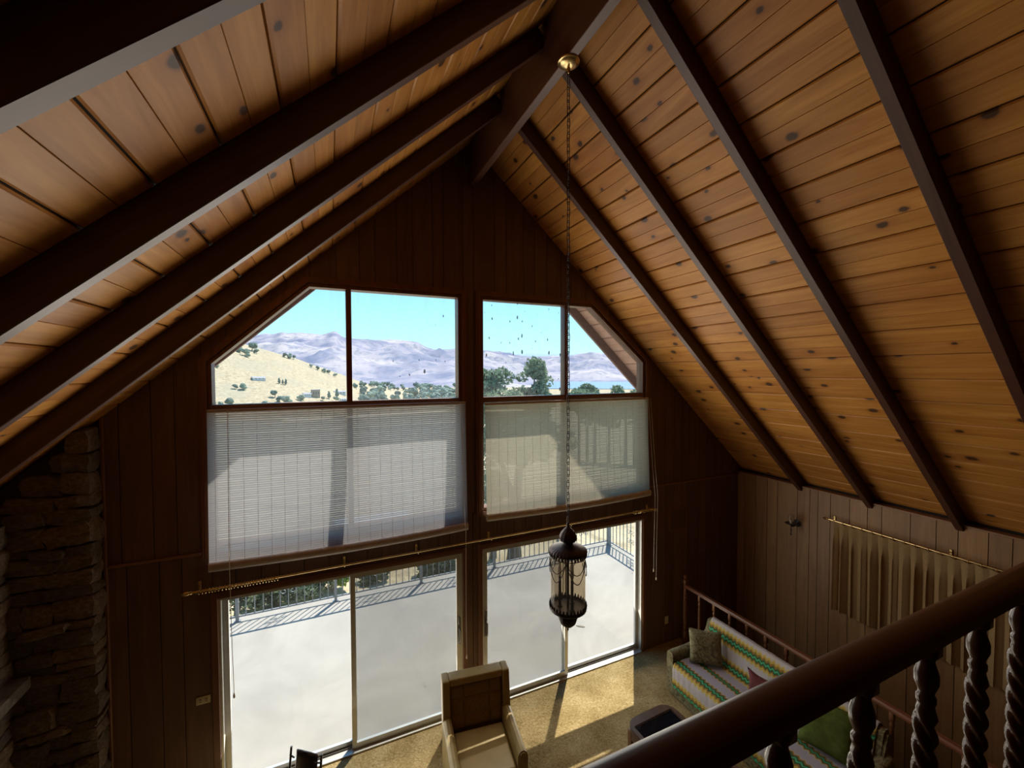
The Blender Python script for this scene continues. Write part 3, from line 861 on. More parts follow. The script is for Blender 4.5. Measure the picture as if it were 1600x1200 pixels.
for k in range(3):
    a = 2*PI*k/3+0.5; x, y = 0.07*math.cos(a), 0.07*math.sin(a)
    b = new_bm(); lathe(b, [(0.022, 0.150), (0.022, 0.156), (0.012, 0.160), (0.012, 0.375), (0.009, 0.38)], 12, x, y); cd = obj('candle', b, M_IRON, root, 40)
    b = new_bm(); lathe(b, [(0.008, 0.378), (0.016, 0.40), (0.018, 0.42), (0.012, 0.455), (0.004, 0.485), (0.001, 0.495)], 12, x, y); obj('bulb', b, M_BULB, cd, 50)
b = new_bm(); tube(b, [(0, 0, 0.15), (0, 0, 0.60)], 0.011, 10); obj('stem', b, M_IRON, root, 40)

# ------------------------------------------------------------------ turned and twisted spindles
def spindle_mesh(h, r, name, block_b=0.16, block_t=0.07, lobes=3, pitch=38.0, depth=0.22, zr=None):
    b = new_bm(); NS = 30
    sq = r*1.05
    quad_box(b, -sq, sq, -sq, sq, 0, block_b, 0.004)
    quad_box(b, -sq*0.9, sq*0.9, -sq*0.9, sq*0.9, h-block_t, h, 0.004)
    prof = []
    z = block_b-0.002
    seq = [(0.00, 0.75), (0.010, 0.62), (0.018, 0.72), (0.035, 0.98), (0.052, 0.98), (0.068, 0.70), (0.074, 0.62), (0.080, 0.80), (0.090, 0.80), (0.096, 0.66)]
    low = [(z+dz, rr*r, 0.0) for dz, rr in seq]
    ztw0 = low[-1][0]+0.008; ztw1 = h-block_t-0.105
    n = max(8, int((ztw1-ztw0)/0.0055))
    mid = [(ztw0+(ztw1-ztw0)*i/n, 0.80*r, min(1.0, min(i, n-i)/3.0)) for i in range(n+1)]
    top = [(h-block_t+0.002-dz, rr*r, 0.0) for dz, rr in seq][::-1]
    prof = low+mid+top
    rings = []
    for z, rr, tw in prof:
        ring = []
        for k in range(NS):
            a = 2*PI*k/NS
            q = rr*(1+depth*tw*(abs(math.cos(lobes*0.5*(a+pitch*z)))*2-1.15))
            ring.append(b.verts.new((q*math.cos(a), q*math.sin(a), z)))
        rings.append(ring)
    for A, B in zip(rings, rings[1:]):
        for k in range(NS): b.faces.new((A[k], A[(k+1) % NS], B[(k+1) % NS], B[k]))
    b.faces.new(rings[0][::-1]); b.faces.new(rings[-1])
    return to_mesh(b, 75, name)

# loft railing in front of the camera
RAIL_Z = 3.722
root = thing('loft_railing', 'heavy dark wood handrail with twisted balusters along the loft edge', 'railing', (0, LOFT_Y, LOFT_Z))
b = new_bm()
# moulded handrail section (y, z) swept along x
sec = []
for k in range(24):
    a = 2*PI*k/24
    y = 0.029*math.copysign(abs(math.cos(a))**0.8, math.cos(a)); z = 0.029*math.copysign(abs(math.sin(a))**0.8, math.sin(a))
    if z < -0.010: y *= 0.85
    sec.append((y, z+3.747-LOFT_Z))
prism(b, sec, X_LEFT+0.02, X_RIGHT-0.02, 'X')
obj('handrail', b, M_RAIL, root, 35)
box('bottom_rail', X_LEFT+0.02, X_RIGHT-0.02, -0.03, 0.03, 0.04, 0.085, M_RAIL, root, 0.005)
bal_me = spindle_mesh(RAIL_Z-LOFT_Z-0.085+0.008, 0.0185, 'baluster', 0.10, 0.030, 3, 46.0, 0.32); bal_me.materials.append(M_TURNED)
k = -17
x = 0.815
xs = [0.815+0.2165*k for k in range(-17, 25)]
for x in xs:
    obj('baluster', bal_me, None, root, loc=(x, 0, 0.085), rot=(0, 0, 0.0))

# stair railing behind the sofa
SX = 5.00
root = thing('stair_railing', 'brown stair guard rail with twisted spindles behind the sofa', 'railing', (SX, -0.15, 0.0))
newel_me = spindle_mesh(1.02, 0.030, 'newel', 0.22, 0.06, 3, 36.0, 0.24); newel_me.materials.append(M_TURNEDS)
sp_me = spindle_mesh(0.915, 0.021, 'spindle', 0.16, 0.11, 3, 48.0, 0.24); sp_me.materials.append(M_TURNEDS)
for y in (0.0, -3.55):
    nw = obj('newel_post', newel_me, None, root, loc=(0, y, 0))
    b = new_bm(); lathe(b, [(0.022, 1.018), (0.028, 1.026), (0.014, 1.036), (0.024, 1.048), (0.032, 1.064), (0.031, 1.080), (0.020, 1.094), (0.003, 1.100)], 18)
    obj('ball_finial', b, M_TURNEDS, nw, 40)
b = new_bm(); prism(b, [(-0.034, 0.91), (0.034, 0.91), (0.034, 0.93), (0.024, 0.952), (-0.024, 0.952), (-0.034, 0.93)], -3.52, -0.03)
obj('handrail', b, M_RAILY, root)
b = new_bm()
for i in range(13): obj('spindle', sp_me, None, root, loc=(0, -0.27-i*0.255, 0.0))

# staircase going down beside the side wall
root = thing('staircase', 'dark stairs going down behind the stair guard rail', 'stairs', (0, 0, -2.6))
for i in range(12):
    z = 2.6-0.19*(i+1); y = -4.25+0.27*i
    box('step', 5.06, X_RIGHT-0.005, y, y+0.30, max(0.0, z-0.10), z, M_LOFT, root)

# ------------------------------------------------------------------ stone chimney
def make_stone_mat():
    t = MT('field_stone')
    v = t.coords(rnd=21.0)
    a = t.noise(v, 7, 6, 0.65, 0.4); b_ = t.noise(v, 38, 5, 0.6)
    c = t.ramp(a, [(0.30, (0.080, 0.060, 0.044)), (0.50, (0.165, 0.125, 0.092)), (0.70, (0.26, 0.205, 0.152))])
    oi = t.n('ObjectInfo').outputs['Random']
    c = t.n('HueSaturation', {'Color': c, 'Value': t.math('ADD', t.math('MULTIPLY', oi, 0.55), 0.70), 'Saturation': t.math('ADD', t.math('MULTIPLY', oi, 0.4), 0.75)}).outputs[0]
    t.principled(c, 0.9, t.bump(t.math('ADD', a, t.math('MULTIPLY', b_, 0.4)), 0.55, 0.012), spec=0.2)
    return t.m
M_STONE = make_stone_mat()
M_MORTAR = plain('mortar', (0.055, 0.045, 0.038), 0.95, var=0.3, bump=0.4, bscale=50)
def stone_mesh(seed, n=4):
    rnd = random.Random(seed)
    b = new_bm()
    bmesh.ops.create_cube(b, size=1.0)
    bmesh.ops.subdivide_edges(b, edges=b.edges[:], cuts=2, use_grid_fill=True)
    off = Vector((rnd.uniform(0, 90), rnd.uniform(0, 90), rnd.uniform(0, 90)))
    tx, tz = rnd.uniform(-0.18, 0.18), rnd.uniform(-0.22, 0.22)
    for vt in b.verts:
        p = vt.co.copy()
        q = p.normalized()*0.62
        p = p.lerp(q, 0.38)
        p += noise.noise_vector(vt.co*2.3+off)*0.13
        p.z += tz*p.x*0.6; p.x += tx*p.z*0.5
        vt.co = p
    return to_mesh(b, 28, 'stone')
STONES = [stone_mesh(i) for i in range(14)]
for m in STONES: m.materials.append(M_STONE)
chim = thing('stone_chimney', 'rough fieldstone chimney and fireplace with a slab mantel', 'fireplace', (-1.862, -0.2, 0))
rs = random.Random(4)
cx0, cy0 = -1.862, -0.2
b = new_bm()
prism(b, [(X_LEFT+0.01, 0.0), (-1.905, 0.0), (-1.905, roof(-1.905)-0.02), (X_LEFT+0.01, roof(X_LEFT+0.01)-0.03)], -0.155, -0.004)
prism(b, [(X_LEFT+0.01, 0.0), (-2.42, 0.0), (-2.42, roof(-2.42)-0.24), (X_LEFT+0.01, roof(X_LEFT+0.01)-0.24)], -0.86, -0.16)
bmesh.ops.translate(b, verts=b.verts, vec=(-cx0, -cy0, 0))
obj('mortar_core', b, M_MORTAR, chim)
def put_stone(x, y, z, sx, sy, sz, tilt=0.0, rz=0.0):
    o = obj('stone', rs.choice(STONES), None, chim, loc=(x-cx0, y-cy0, z), rot=(rs.uniform(-0.05, 0.05), tilt, rz+rs.uniform(-0.06, 0.06)))
    o.scale = (sx*1.06, sy*1.10, sz*1.02)
z = 0.0
while z < 3.86:                                    # the breast beside the panelling
    h = rs.choice((0.07, 0.09, 0.11, 0.13, 0.16, 0.19))
    zc = z+h/2
    if zc < roof(-1.95)-0.08:
        L = rs.uniform(0.14, 0.30)
        put_stone(-1.862-L/2, -0.105, zc, L, 0.20, h, rs.uniform(-0.12, 0.12))       # corner stone
        x = -1.862-L
    else: x = -1.95
    while x > -2.45:
        L = rs.uniform(0.14, 0.40)
        if zc < roof(x-L/2)-0.07: put_stone(x-L/2, -0.160+rs.uniform(-0.035, 0.03), zc+rs.uniform(-0.012, 0.012), L, 0.11, h*rs.uniform(0.85, 1.1), rs.uniform(-0.13, 0.13))
        x -= L
    z += h
z = 0.0
while z < 3.3:                                     # the fireplace breast standing further out
    h = rs.choice((0.09, 0.11, 0.14, 0.17, 0.20)); zc = z+h/2
    y = -0.19
    while y > -0.86:
        L = rs.uniform(0.16, 0.34)
        if zc < roof(-2.42)-0.32: put_stone(-2.435+rs.uniform(-0.02, 0.02), y-L/2, zc, 0.13, L, h*rs.uniform(0.9, 1.1), rs.uniform(-0.1, 0.1))
        y -= L
    x = -2.40
    while x > X_LEFT+0.1:
        L = rs.uniform(0.18, 0.36)
        if zc < roof(x-L)-0.32: put_stone(x-L/2, -0.86, zc, L, 0.12, h, rs.uniform(-0.1, 0.1))
        x -= L
    z += h
b = new_bm(); quad_box(b, -3.13, -2.235, -1.05, -0.24, 1.70, 1.80, 0.012, 2)
for vt in b.verts: vt.co += noise.noise_vector(vt.co*3.0)*0.018
bmesh.ops.translate(b, verts=b.verts, vec=(-cx0, -cy0, 0))
obj('mantel', b, M_STONE, chim, 40)

# ------------------------------------------------------------------ armchair
t = MT('mustard_vinyl'); v = t.coords(); nz = t.noise(v, 160, 3); bl = t.noise(v, 5, 4)
cc = t.ramp(bl, [(0.3, (0.31, 0.215, 0.075)), (0.7, (0.39, 0.28, 0.105))])
t.principled(cc, 0.42, t.bump(nz, 0.12, 0.002), spec=0.5); M_VINYL = t.m
t = MT('brown_weave'); v = t.coords(); nz = t.noise(v, 90, 3)
cc = t.ramp(nz, [(0.35, (0.20, 0.125, 0.055)), (0.65, (0.30, 0.20, 0.09))])
t.principled(cc, 0.6, t.bump(nz, 0.2, 0.003), spec=0.3); M_WEAVE = t.m
root = thing('armchair', 'mustard vinyl armchair with a tufted back by the glass doors', 'armchair', (1.375, -0.93, 0.0), math.radians(-7.5))
HW = 0.375
box('base', -HW+0.02, HW-0.02, -0.33, 0.33, 0.07, 0.33, M_VINYL, root, 0.02)
for sx in (-1, 1):
    for sy in (-1, 1): box('foot', sx*0.30-0.025, sx*0.30+0.025, sy*0.29-0.025, sy*0.29+0.025, 0.0, 0.075, M_TURNED, root, 0.005)
for sx in (-1, 1):
    b = new_bm(); x0, x1 = sorted((sx*(HW-0.10), sx*HW))
    pr = [(x0, 0.10), (x1, 0.10), (x1, 0.545), (x1-0.012, 0.580), (x1-0.035, 0.600), (x0+0.035, 0.600), (x0+0.012, 0.580), (x0, 0.545)]
    prism(b, pr, -0.365, 0.26)
    bmesh.ops.bevel(b, geom=[e_ for e_ in b.edges if abs(e_.verts[0].co.y-e_.verts[1].co.y) < 1e-5 and e_.verts[0].co.y < -0.3], offset=0.012, segments=2, affect='EDGES')
    a = obj('arm', b, M_VINYL, root, 40)
b = new_bm(); quad_box(b, -HW+0.105, HW-0.105, -0.355, 0.20, 0.325, 0.455, 0.035, 4)
obj('seat_cushion', b, M_VINYL, root, 50)
# backrest: side rails, top rail, tufted panel
b = new_bm()
def slant(vs, lean=0.10, z0=0.30, z1=0.96):
    for vt in vs: vt.co.y += lean*(vt.co.z-z0)/(z1-z0)
quad_box(b, -HW+0.006, -HW+0.085, 0.175, 0.33, 0.12, 0.955, 0.018, 3); quad_box(b, HW-0.085, HW-0.006, 0.175, 0.33, 0.12, 0.955, 0.018, 3)
quad_box(b, -HW+0.085, HW-0.085, 0.185, 0.32, 0.885, 0.957, 0.015, 3)
quad_box(b, -HW+0.085, HW-0.085, 0.255, 0.325, 0.12, 0.89)
slant(b.verts); back = obj('backrest', b, M_VINYL, root, 40)
b = new_bm(); NXp, NZp = 44, 40; W2 = HW-0.088
grid = []
for j in range(NZp+1):
    row = []
    for i in range(NXp+1):
        x = -W2+2*W2*i/NXp; z = 0.44+(0.888-0.44)*j/NZp
        gx = min(abs(x-q) for q in (-0.145, 0.145, -W2, W2)); gz = min(abs(z-q) for q in (0.58, 0.74, 0.44, 0.888))
        pl = 0.0
        if j > NZp*0.66: pl = 0.006*abs(math.sin(x*60))*((j-NZp*0.66)/(NZp*0.34))
        d = 0.024*(1-math.exp(-gx/0.016))*(1-math.exp(-gz/0.016))-pl
        row.append(b.verts.new((x, 0.222-d, z)))
    grid.append(row)
for j in range(NZp):
    for i in range(NXp): b.faces.new((grid[j][i], grid[j][i+1], grid[j+1][i+1], grid[j+1][i]))
slant(b.verts); obj('tufted_panel', b, M_WEAVE, back, 60)
b = new_bm(); tube(b, [(-W2, 0.20, 0.44), (-W2, 0.20, 0.888), (W2, 0.20, 0.888), (W2, 0.20, 0.44)], 0.006, 6); slant(b.verts); obj('piping', b, M_WEAVE, back, 50)

# ------------------------------------------------------------------ small dark chair at the bottom edge
M_BLACKV = plain('dark_vinyl', (0.040, 0.028, 0.030), 0.38, var=0.2, bump=0.1, bscale=120)
M_TUBE = plain('dark_tube', (0.10, 0.09, 0.095), 0.35, metal=0.7)
root = thing('side_chair', 'small dark vinyl chair with tubular metal back posts', 'chair', (-0.39, -0.97, 0.0), math.radians(-38))
for sx in (-1, 1):
    b = new_bm(); tube(b, [(sx*0.165, 0.235, 0.0), (sx*0.163, 0.215, 0.22), (sx*0.161, 0.20, 0.44), (sx*0.160, 0.225, 0.66), (sx*0.159, 0.25, 0.86)], 0.010, 8); obj('back_leg', b, M_TUBE, root, 50)
    b = new_bm(); tube(b, [(sx*0.19, -0.19, 0.0), (sx*0.175, -0.165, 0.43)], 0.010, 8); obj('front_leg', b, M_TUBE, root, 50)
    b = new_bm(); tube(b, [(sx*0.160, 0.232, 0.80), (sx*0.105, 0.222, 0.795)], 0.007, 6); tube(b, [(sx*0.160, 0.215, 0.60), (sx*0.105, 0.205, 0.595)], 0.007, 6); obj('back_bracket', b, M_TUBE, root, 50)
b = new_bm(); quad_box(b, -0.20, 0.20, -0.21, 0.18, 0.425, 0.485, 0.022, 3); obj('seat', b, M_BLACKV, root, 50)
b = new_bm(); N1, N2 = 12, 12; fr = []; bk = []
for j in range(N2+1):
    for side, L in ((-1, fr), (1, bk)):
        row = []
        for i in range(N1+1):
            u = -1+2*i/N1; z = 0.53+0.325*j/N2
            hw = 0.118-0.006*(j/N2); edge = math.sqrt(max(0, 1-u**6))
            zz = z - (0.020*u*u if j == N2 else 0)
            yy = 0.205+0.04*(z-0.53)/0.325 + 0.018*u*u + side*(0.016*edge)*(0.35 if j in (0, N2) else 1)
            row.append(b.verts.new((u*hw, yy, zz)))
        L.append(row)
for L in (fr, bk):
    for j in range(N2):
        for i in range(N1): b.faces.new((L[j][i], L[j][i+1], L[j+1][i+1], L[j+1][i]))
for j in range(N2):
    for i in (0, N1): b.faces.new((fr[j][i], fr[j+1][i], bk[j+1][i], bk[j][i]))
for j in (0, N2):
    for i in range(N1): b.faces.new((fr[j][i], fr[j][i+1], bk[j][i+1], bk[j][i]))
obj('back_pad', b, M_BLACKV, root, 60)

# ------------------------------------------------------------------ coffee table
M_TABLE = wood('table_wood', (0.085, 0.050, 0.036), (0.16, 0.098, 0.070), 'Y', 0.34, var=0.1)
M_TABLEZ = wood('table_leg_wood', (0.16, 0.080, 0.038), (0.26, 0.14, 0.070), 'Z', 0.38, var=0.1)
t = MT('smoked_table_glass'); t.principled((0.008, 0.009, 0.013), 0.06, None, 0.0, 0.5); M_TGLASS = t.m
root = thing('coffee_table', 'low wooden coffee table with a dark smoked glass top in front of the sofa', 'table', (3.235, -1.90, 0.0), math.radians(2.0))
def round_rect(x0, x1, y0, y1, r, n=6):
    pts = []
    for cx, cy, a0 in ((x1-r, y0+r, -PI/2), (x1-r, y1-r, 0), (x0+r, y1-r, PI/2), (x0+r, y0+r, PI)):
        for k in range(n+1):
            a = a0+PI/2*k/n; pts.append((cx+r*math.cos(a), cy+r*math.sin(a)))
    return pts
b = new_bm()
out = round_rect(-0.325, 0.325, -0.63, 0.63, 0.16); inn = round_rect(-0.265, 0.265, -0.52, 0.52, 0.012)
V = [[b.verts.new((x, y, z)) for x, y in P_] for z in (0.375, 0.42) for P_ in (out, inn)]
n = len(out)
for i in range(n):
    j = (i+1) % n
    b.faces.new((V[0][i], V[1][i], V[1][j], V[0][j])); b.faces.new((V[2][i], V[2][j], V[3][j], V[3][i]))
    b.faces.new((V[0][i], V[0][j], V[2][j], V[2][i])); b.faces.new((V[1][j], V[1][i], V[3][i], V[3][j]))
bmesh.ops.recalc_face_normals(b, faces=b.faces)
es = [e_ for e_ in b.edges if abs(e_.verts[0].co.z-0.42) < 1e-5 and abs(e_.verts[1].co.z-0.42) < 1e-5 and len(e_.link_faces) == 2 and max(abs(f.normal.z) for f in e_.link_faces) > 0.9 and min(abs(f.normal.z) for f in e_.link_faces) < 0.1]
bmesh.ops.bevel(b, geom=es, offset=0.008, segments=2, affect='EDGES')
obj('top_frame', b, M_TABLE, root, 35)
b = new_bm(); quad_box(b, -0.2645, 0.2645, -0.5195, 0.5195, 0.398, 0.408); obj('glass_top', b, M_TGLASS, root)
for sx in (-1, 1):
    for sy in (-1, 1): box('leg', sx*0.285-0.028, sx*0.285+0.028, sy*0.55-0.028, sy*0.55+0.028, 0.0, 0.376, M_TABLEZ, root, 0.006)
    box('apron', sx*0.30-0.012, sx*0.30+0.012, -0.52, 0.52, 0.285, 0.376, M_TABLE, root, 0.003)
for sy in (-1, 1): box('apron', -0.255, 0.255, sy*0.565-0.012, sy*0.565+0.012, 0.285, 0.376, M_TABLE, root, 0.003)
box('lower_shelf', -0.27, 0.27, -0.53, 0.53, 0.10, 0.122, M_TABLE, root, 0.004)

# ------------------------------------------------------------------ sofa, afghan and cushions
def make_floral():
    t = MT('olive_brocade'); v = t.coords(rnd=5.0)
    w = t.n('TexNoise', {'Vector': v, 'Scale': 9.0, 'Detail': 2.0, 'Distortion': 2.2}).outputs['Fac']
    f = t.noise(v, 120, 3)
    c = t.ramp(w, [(0.36, (0.10, 0.085, 0.045)), (0.46, (0.19, 0.165, 0.085)), (0.52, (0.29, 0.25, 0.14)), (0.60, (0.15, 0.13, 0.075))])
    t.principled(c, 0.85, t.bump(t.math('ADD', w, t.math('MULTIPLY', f, 0.5)), 0.3, 0.006), spec=0.2)
    return t.m
M_FLORAL = make_floral()
SY0, SLEN = -0.74, 2.11
sofa = thing('sofa', 'olive brocade sofa with rolled arms in front of the stair guard rail', 'sofa', (4.42, SY0-SLEN/2, 0.0))
h2 = SLEN/2
b = new_bm(); quad_box(b, -0.36, 0.36, -h2+0.06, h2-0.06, 0.06, 0.30, 0.02, 2); obj('base', b, M_FLORAL, sofa, 40)
b = new_bm(); quad_box(b, -0.372, -0.352, -h2+0.05, h2-0.05, 0.015, 0.20, 0.006, 1); obj('skirt', b, M_FLORAL, sofa, 40)
b = new_bm(); prism(b, [(0.12, 0.28), (0.36, 0.28), (0.385, 0.60), (0.395, 0.80), (0.375, 0.845), (0.335, 0.855), (0.295, 0.835), (0.24, 0.62), (0.17, 0.42)], -h2+0.05, h2-0.05)
bmesh.ops.bevel(b, geom=[e_ for e_ in b.edges if len({round(v_.co.y, 3) for v_ in e_.verts}) == 1], offset=0.025, segments=3, affect='EDGES')
obj('backrest', b, M_FLORAL, sofa, 45)
for sy in (-1, 1):
    b = new_bm(); rings = []
    for k in range(13):
        u = k/12; x = -0.375+0.68*u
        zt = 0.565+0.10*max(0, (u-0.45)/0.55)**1.6+0.0
        yo = sy*(h2-0.055)
        ring = []
        wsec = 0.060 if k not in (0,) else 0.052
        sec_ = [(-wsec, 0.06), (-wsec, zt-0.06), (-wsec*0.95, zt-0.03), (-wsec*0.6, zt-0.006), (0, zt), (wsec*0.6, zt-0.006), (wsec*0.95, zt-0.03), (wsec, zt-0.06), (wsec, 0.06)]
        for a, z in sec_: ring.append(b.verts.new((x, yo+a, z)))
        rings.append(ring)
    m_ = len(rings[0])
    for A, B in zip(rings, rings[1:]):
        for q in range(m_): b.faces.new((A[q], A[(q+1) % m_], B[(q+1) % m_], B[q]))
    b.faces.new(rings[0]); b.faces.new(rings[-1][::-1])
    obj('arm', b, M_FLORAL, sofa, 50)
seg_n = 3
for i in range(seg_n):
    a0 = -h2+0.12+(SLEN-0.24)*i/seg_n; a1 = -h2+0.12+(SLEN-0.24)*(i+1)/seg_n
    b = new_bm(); quad_box(b, -0.365, 0.17, a0+0.004, a1-0.004, 0.29, 0.425, 0.035, 4); obj('seat_cushion', b, M_FLORAL, sofa, 50)
for sx in (-1, 1):
    for sy in (-1, 1): box('leg', sx*0.31-0.02, sx*0.31+0.02, sy*(h2-0.12)-0.02, sy*(h2-0.12)+0.02, 0.0, 0.065, M_TURNED, sofa, 0.004)

# crocheted afghan: a profile that follows front, seat and back, with a uv for its zigzag bands
prof = [(-0.395, 0.155), (-0.390, 0.25), (-0.388, 0.36), (-0.380, 0.415), (-0.355, 0.440), (-0.30, 0.445), (-0.15, 0.443), (0.0, 0.438), (0.10, 0.437), (0.150, 0.445),
        (0.178, 0.475), (0.205, 0.55), (0.240, 0.66), (0.270, 0.76), (0.288, 0.835), (0.320, 0.872), (0.360, 0.868), (0.395, 0.845), (0.412, 0.79)]
# resample
acc = [0.0]
for p, q in zip(prof, prof[1:]): acc.append(acc[-1]+math.hypot(q[0]-p[0], q[1]-p[1]))
TOT = acc[-1]
def at_len(s):
    for i in range(len(acc)-1):
        if s <= acc[i+1]+1e-9:
            f = (s-acc[i])/(acc[i+1]-acc[i]); return (prof[i][0]+(prof[i+1][0]-prof[i][0])*f, prof[i][1]+(prof[i+1][1]-prof[i][1])*f)
    return prof[-1]
NU, NV = 90, 120
b = new_bm(); uvl = b.loops.layers.uv.new('uv')
grid = []
Y0a, Y1a = h2-0.125, -h2+0.125
for i in range(NU+1):
    s = TOT*i/NU; row = []
    for j in range(NV+1):
        w_ = j/NV; y = Y0a+(Y1a-Y0a)*w_
        x, z = at_len(s)
        zig = abs(((y/0.085) % 1)-0.5)*2-0.5
        nn = noise.noise(Vector((s*7, y*5, 1.0)))*0.010
        hem = (0.022*zig if i == 0 else 0)
        row.append(b.verts.new((x-abs(nn)*0.6-(0.004*zig), y, z+nn*0.35+0.004+hem)))
    grid.append(row)
for i in range(NU):
    for j in range(NV):
        f = b.faces.new((grid[i][j], grid[i+1][j], grid[i+1][j+1], grid[i][j+1]))
        for lp, (ii, jj) in zip(f.loops, ((i, j), (i+1, j), (i+1, j+1), (i, j+1))): lp[uvl].uv = (TOT*ii/NU, -(Y0a+(Y1a-Y0a)*jj/NV))
bmesh.ops.recalc_face_normals(b, faces=b.faces)
t = MT('zigzag_crochet')
uv = t.n('UVMap').outputs[0]
sx_ = t.n('SeparateXYZ', {0: uv})
U, V_ = sx_.outputs[0], sx_.outputs[1]
zz = t.math('PINGPONG', V_, 0.0275)
u2 = t.math('ADD', U, t.math('MULTIPLY', t.math('SUBTRACT', zz, 0.01375), 0.95))
fr_ = t.math('DIVIDE', u2, TOT)
WH = (0.66, 0.62, 0.66); LI = (0.56, 0.53, 0.66); YE = (0.70, 0.50, 0.085); GO = (0.36, 0.20, 0.022); DG = (0.020, 0.115, 0.030); GR = (0.055, 0.56, 0.26); CRM = (0.70, 0.62, 0.42)
stops = [(0.0, GR), (0.012, DG), (0.026, GO), (0.045, YE), (0.068, CRM), (0.085, WH), (0.165, CRM), (0.178, YE), (0.198, GO), (0.214, DG), (0.228, GR), (0.246, DG), (0.260, GO), (0.276, CRM),
         (0.288, LI), (0.372, CRM), (0.384, GO), (0.396, DG), (0.408, GR), (0.416, DG), (0.428, GO), (0.442, CRM)]
stops2 = [(0.0, LI), (0.452, LI), (0.535, CRM), (0.546, YE), (0.560, GO), (0.574, DG), (0.588, GR), (0.604, DG), (0.620, GO), (0.634, YE), (0.650, CRM), (0.662, WH), (0.735, CRM), (0.748, YE), (0.766, GO), (0.780, DG), (0.793, GR), (0.812, DG), (0.826, GO), (0.846, YE), (0.864, CRM), (0.878, WH)]
ca = t.ramp(fr_, stops, 'CONSTANT'); cb_ = t.ramp(fr_, stops2, 'CONSTANT')
c = t.mix(t.math('GREATER_THAN', fr_, 0.452), ca, cb_)
rows_ = t.math('PINGPONG', u2, 0.0075)
stitch = t.math('DIVIDE', rows_, 0.0075)
c = t.mix(t.math('MULTIPLY', t.math('SUBTRACT', 1.0, stitch), 0.42), c, (0.20, 0.16, 0.16))
hgt = t.math('ADD', stitch, t.math('MULTIPLY', t.math('PINGPONG', V_, 0.0046), 120.0))
t.principled(c, 0.9, t.bump(hgt, 0.6, 0.006), spec=0.15)
M_AFGHAN = t.m
bmesh.ops.solidify(b, geom=b.faces[:], thickness=-0.008)
me = bpy.data.meshes.new('afghan'); b.to_mesh(me); b.free(); me.shade_smooth(); me.materials.append(M_AFGHAN)
af = bpy.data.objects.new('afghan', me); col.objects.link(af); af.location = (4.42, SY0-SLEN/2, 0.0)
tag(af, 'zigzag striped crocheted afghan in white, gold and green spread over the sofa', 'blanket')

def cushion(name, label, cat, size, thick, mat, loc, rot, seed=1, ears=0.12):
    b = new_bm(); N_ = 18; grids = []
    for side in (1, -1):
        g = []
        for i in range(N_+1):
            row = []
            for j in range(N_+1):
                u, v_ = -1+2*i/N_, -1+2*j/N_
                puff = ((1-u**4)*(1-v_**4))**0.55
                pull = 1-ears*(1-abs(u)**2*abs(v_)**2)*0.55*(max(abs(u), abs(v_))**3)
                nn = noise.noise(Vector((u*2.2+seed, v_*2.2, side*0.7)))*0.08
                row.append((u*pull*size[0]/2, v_*pull*size[1]/2, side*thick/2*puff*(1+nn)))
            g.append(row)
        grids.append(g)
    vs = [[[b.verts.new(p) for p in row] for row in g] for g in grids]
    for s_ in (0, 1):
        for i in range(N_):
            for j in range(N_): b.faces.new((vs[s_][i][j], vs[s_][i+1][j], vs[s_][i+1][j+1], vs[s_][i][j+1]))
    bmesh.ops.remove_doubles(b, verts=b.verts, dist=1e-5)
    o = obj(name, b, mat, None, 60, loc=loc, rot=rot)
    tag(o, label, cat, 'cushions on the sofa')
    return o
M_MAROON = plain('maroon_velvet', (0.15, 0.045, 0.050), 0.8, var=0.2, bump=0.2, bscale=90, spec=0.2)
M_GREENC = plain('green_velvet', (0.085, 0.115, 0.022), 0.85, var=0.2, bump=0.2, bscale=90, spec=0.2)
cushion('cushion', 'olive patterned square cushion against the sofa arm by the window', 'cushion', (0.40, 0.40), 0.15, M_FLORAL, (4.43, -1.02, 0.650), (math.radians(64), 0.0, math.radians(-42)), 1)
cushion('cushion', 'round maroon cushion in the middle of the sofa', 'cushion', (0.36, 0.36), 0.17, M_MAROON, (4.45, -1.78, 0.600), (math.radians(66), math.radians(0), math.radians(-70)), 2, 0.55)
cushion('cushion', 'plain green velvet cushion at the loft end of the sofa', 'cushion', (0.46, 0.46), 0.15, M_GREENC, (4.50, -2.42, 0.680), (math.radians(62), math.radians(0), math.radians(-75)), 3)

# ------------------------------------------------------------------ deck and its railing
bm = new_bm(); quad_box(bm, -7.0, 6.42, 0.141, 3.60, -0.22, -0.02)
quad_box(bm, -7.0, 6.42, 3.40, 3.60, -1.4, -0.22)
struct('deck', bm, M_CONCRETE, 'pale sunlit concrete deck outside the glass doors')
RH = 0.93
def scroll(bm, cx, zc, s, flip):
    pts = []
    for k in range(22):
        a = k/21*2*PI*1.25; r = s*(1-0.75*k/21)
        pts.append((cx+flip*(s*1.0-r*math.cos(a)), 0, zc+r*math.sin(a)))
    tube(bm, pts, 0.006, 5)
bal_b = new_bm(); quad_box(bal_b, -0.007, 0.007, -0.007, 0.007, 0.075, RH-0.02); dbal = to_mesh(bal_b, None, 'deck_baluster'); dbal.materials.append(M_RAILMETAL)
pb = new_bm(); quad_box(pb, -0.024, 0.024, -0.024, 0.024, 0.0, RH+0.01, 0.003); quad_box(pb, -0.05, 0.05, -0.05, 0.05, 0.0, 0.012); dpost = to_mesh(pb, None, 'deck_post'); dpost.materials.append(M_RAILMETAL)
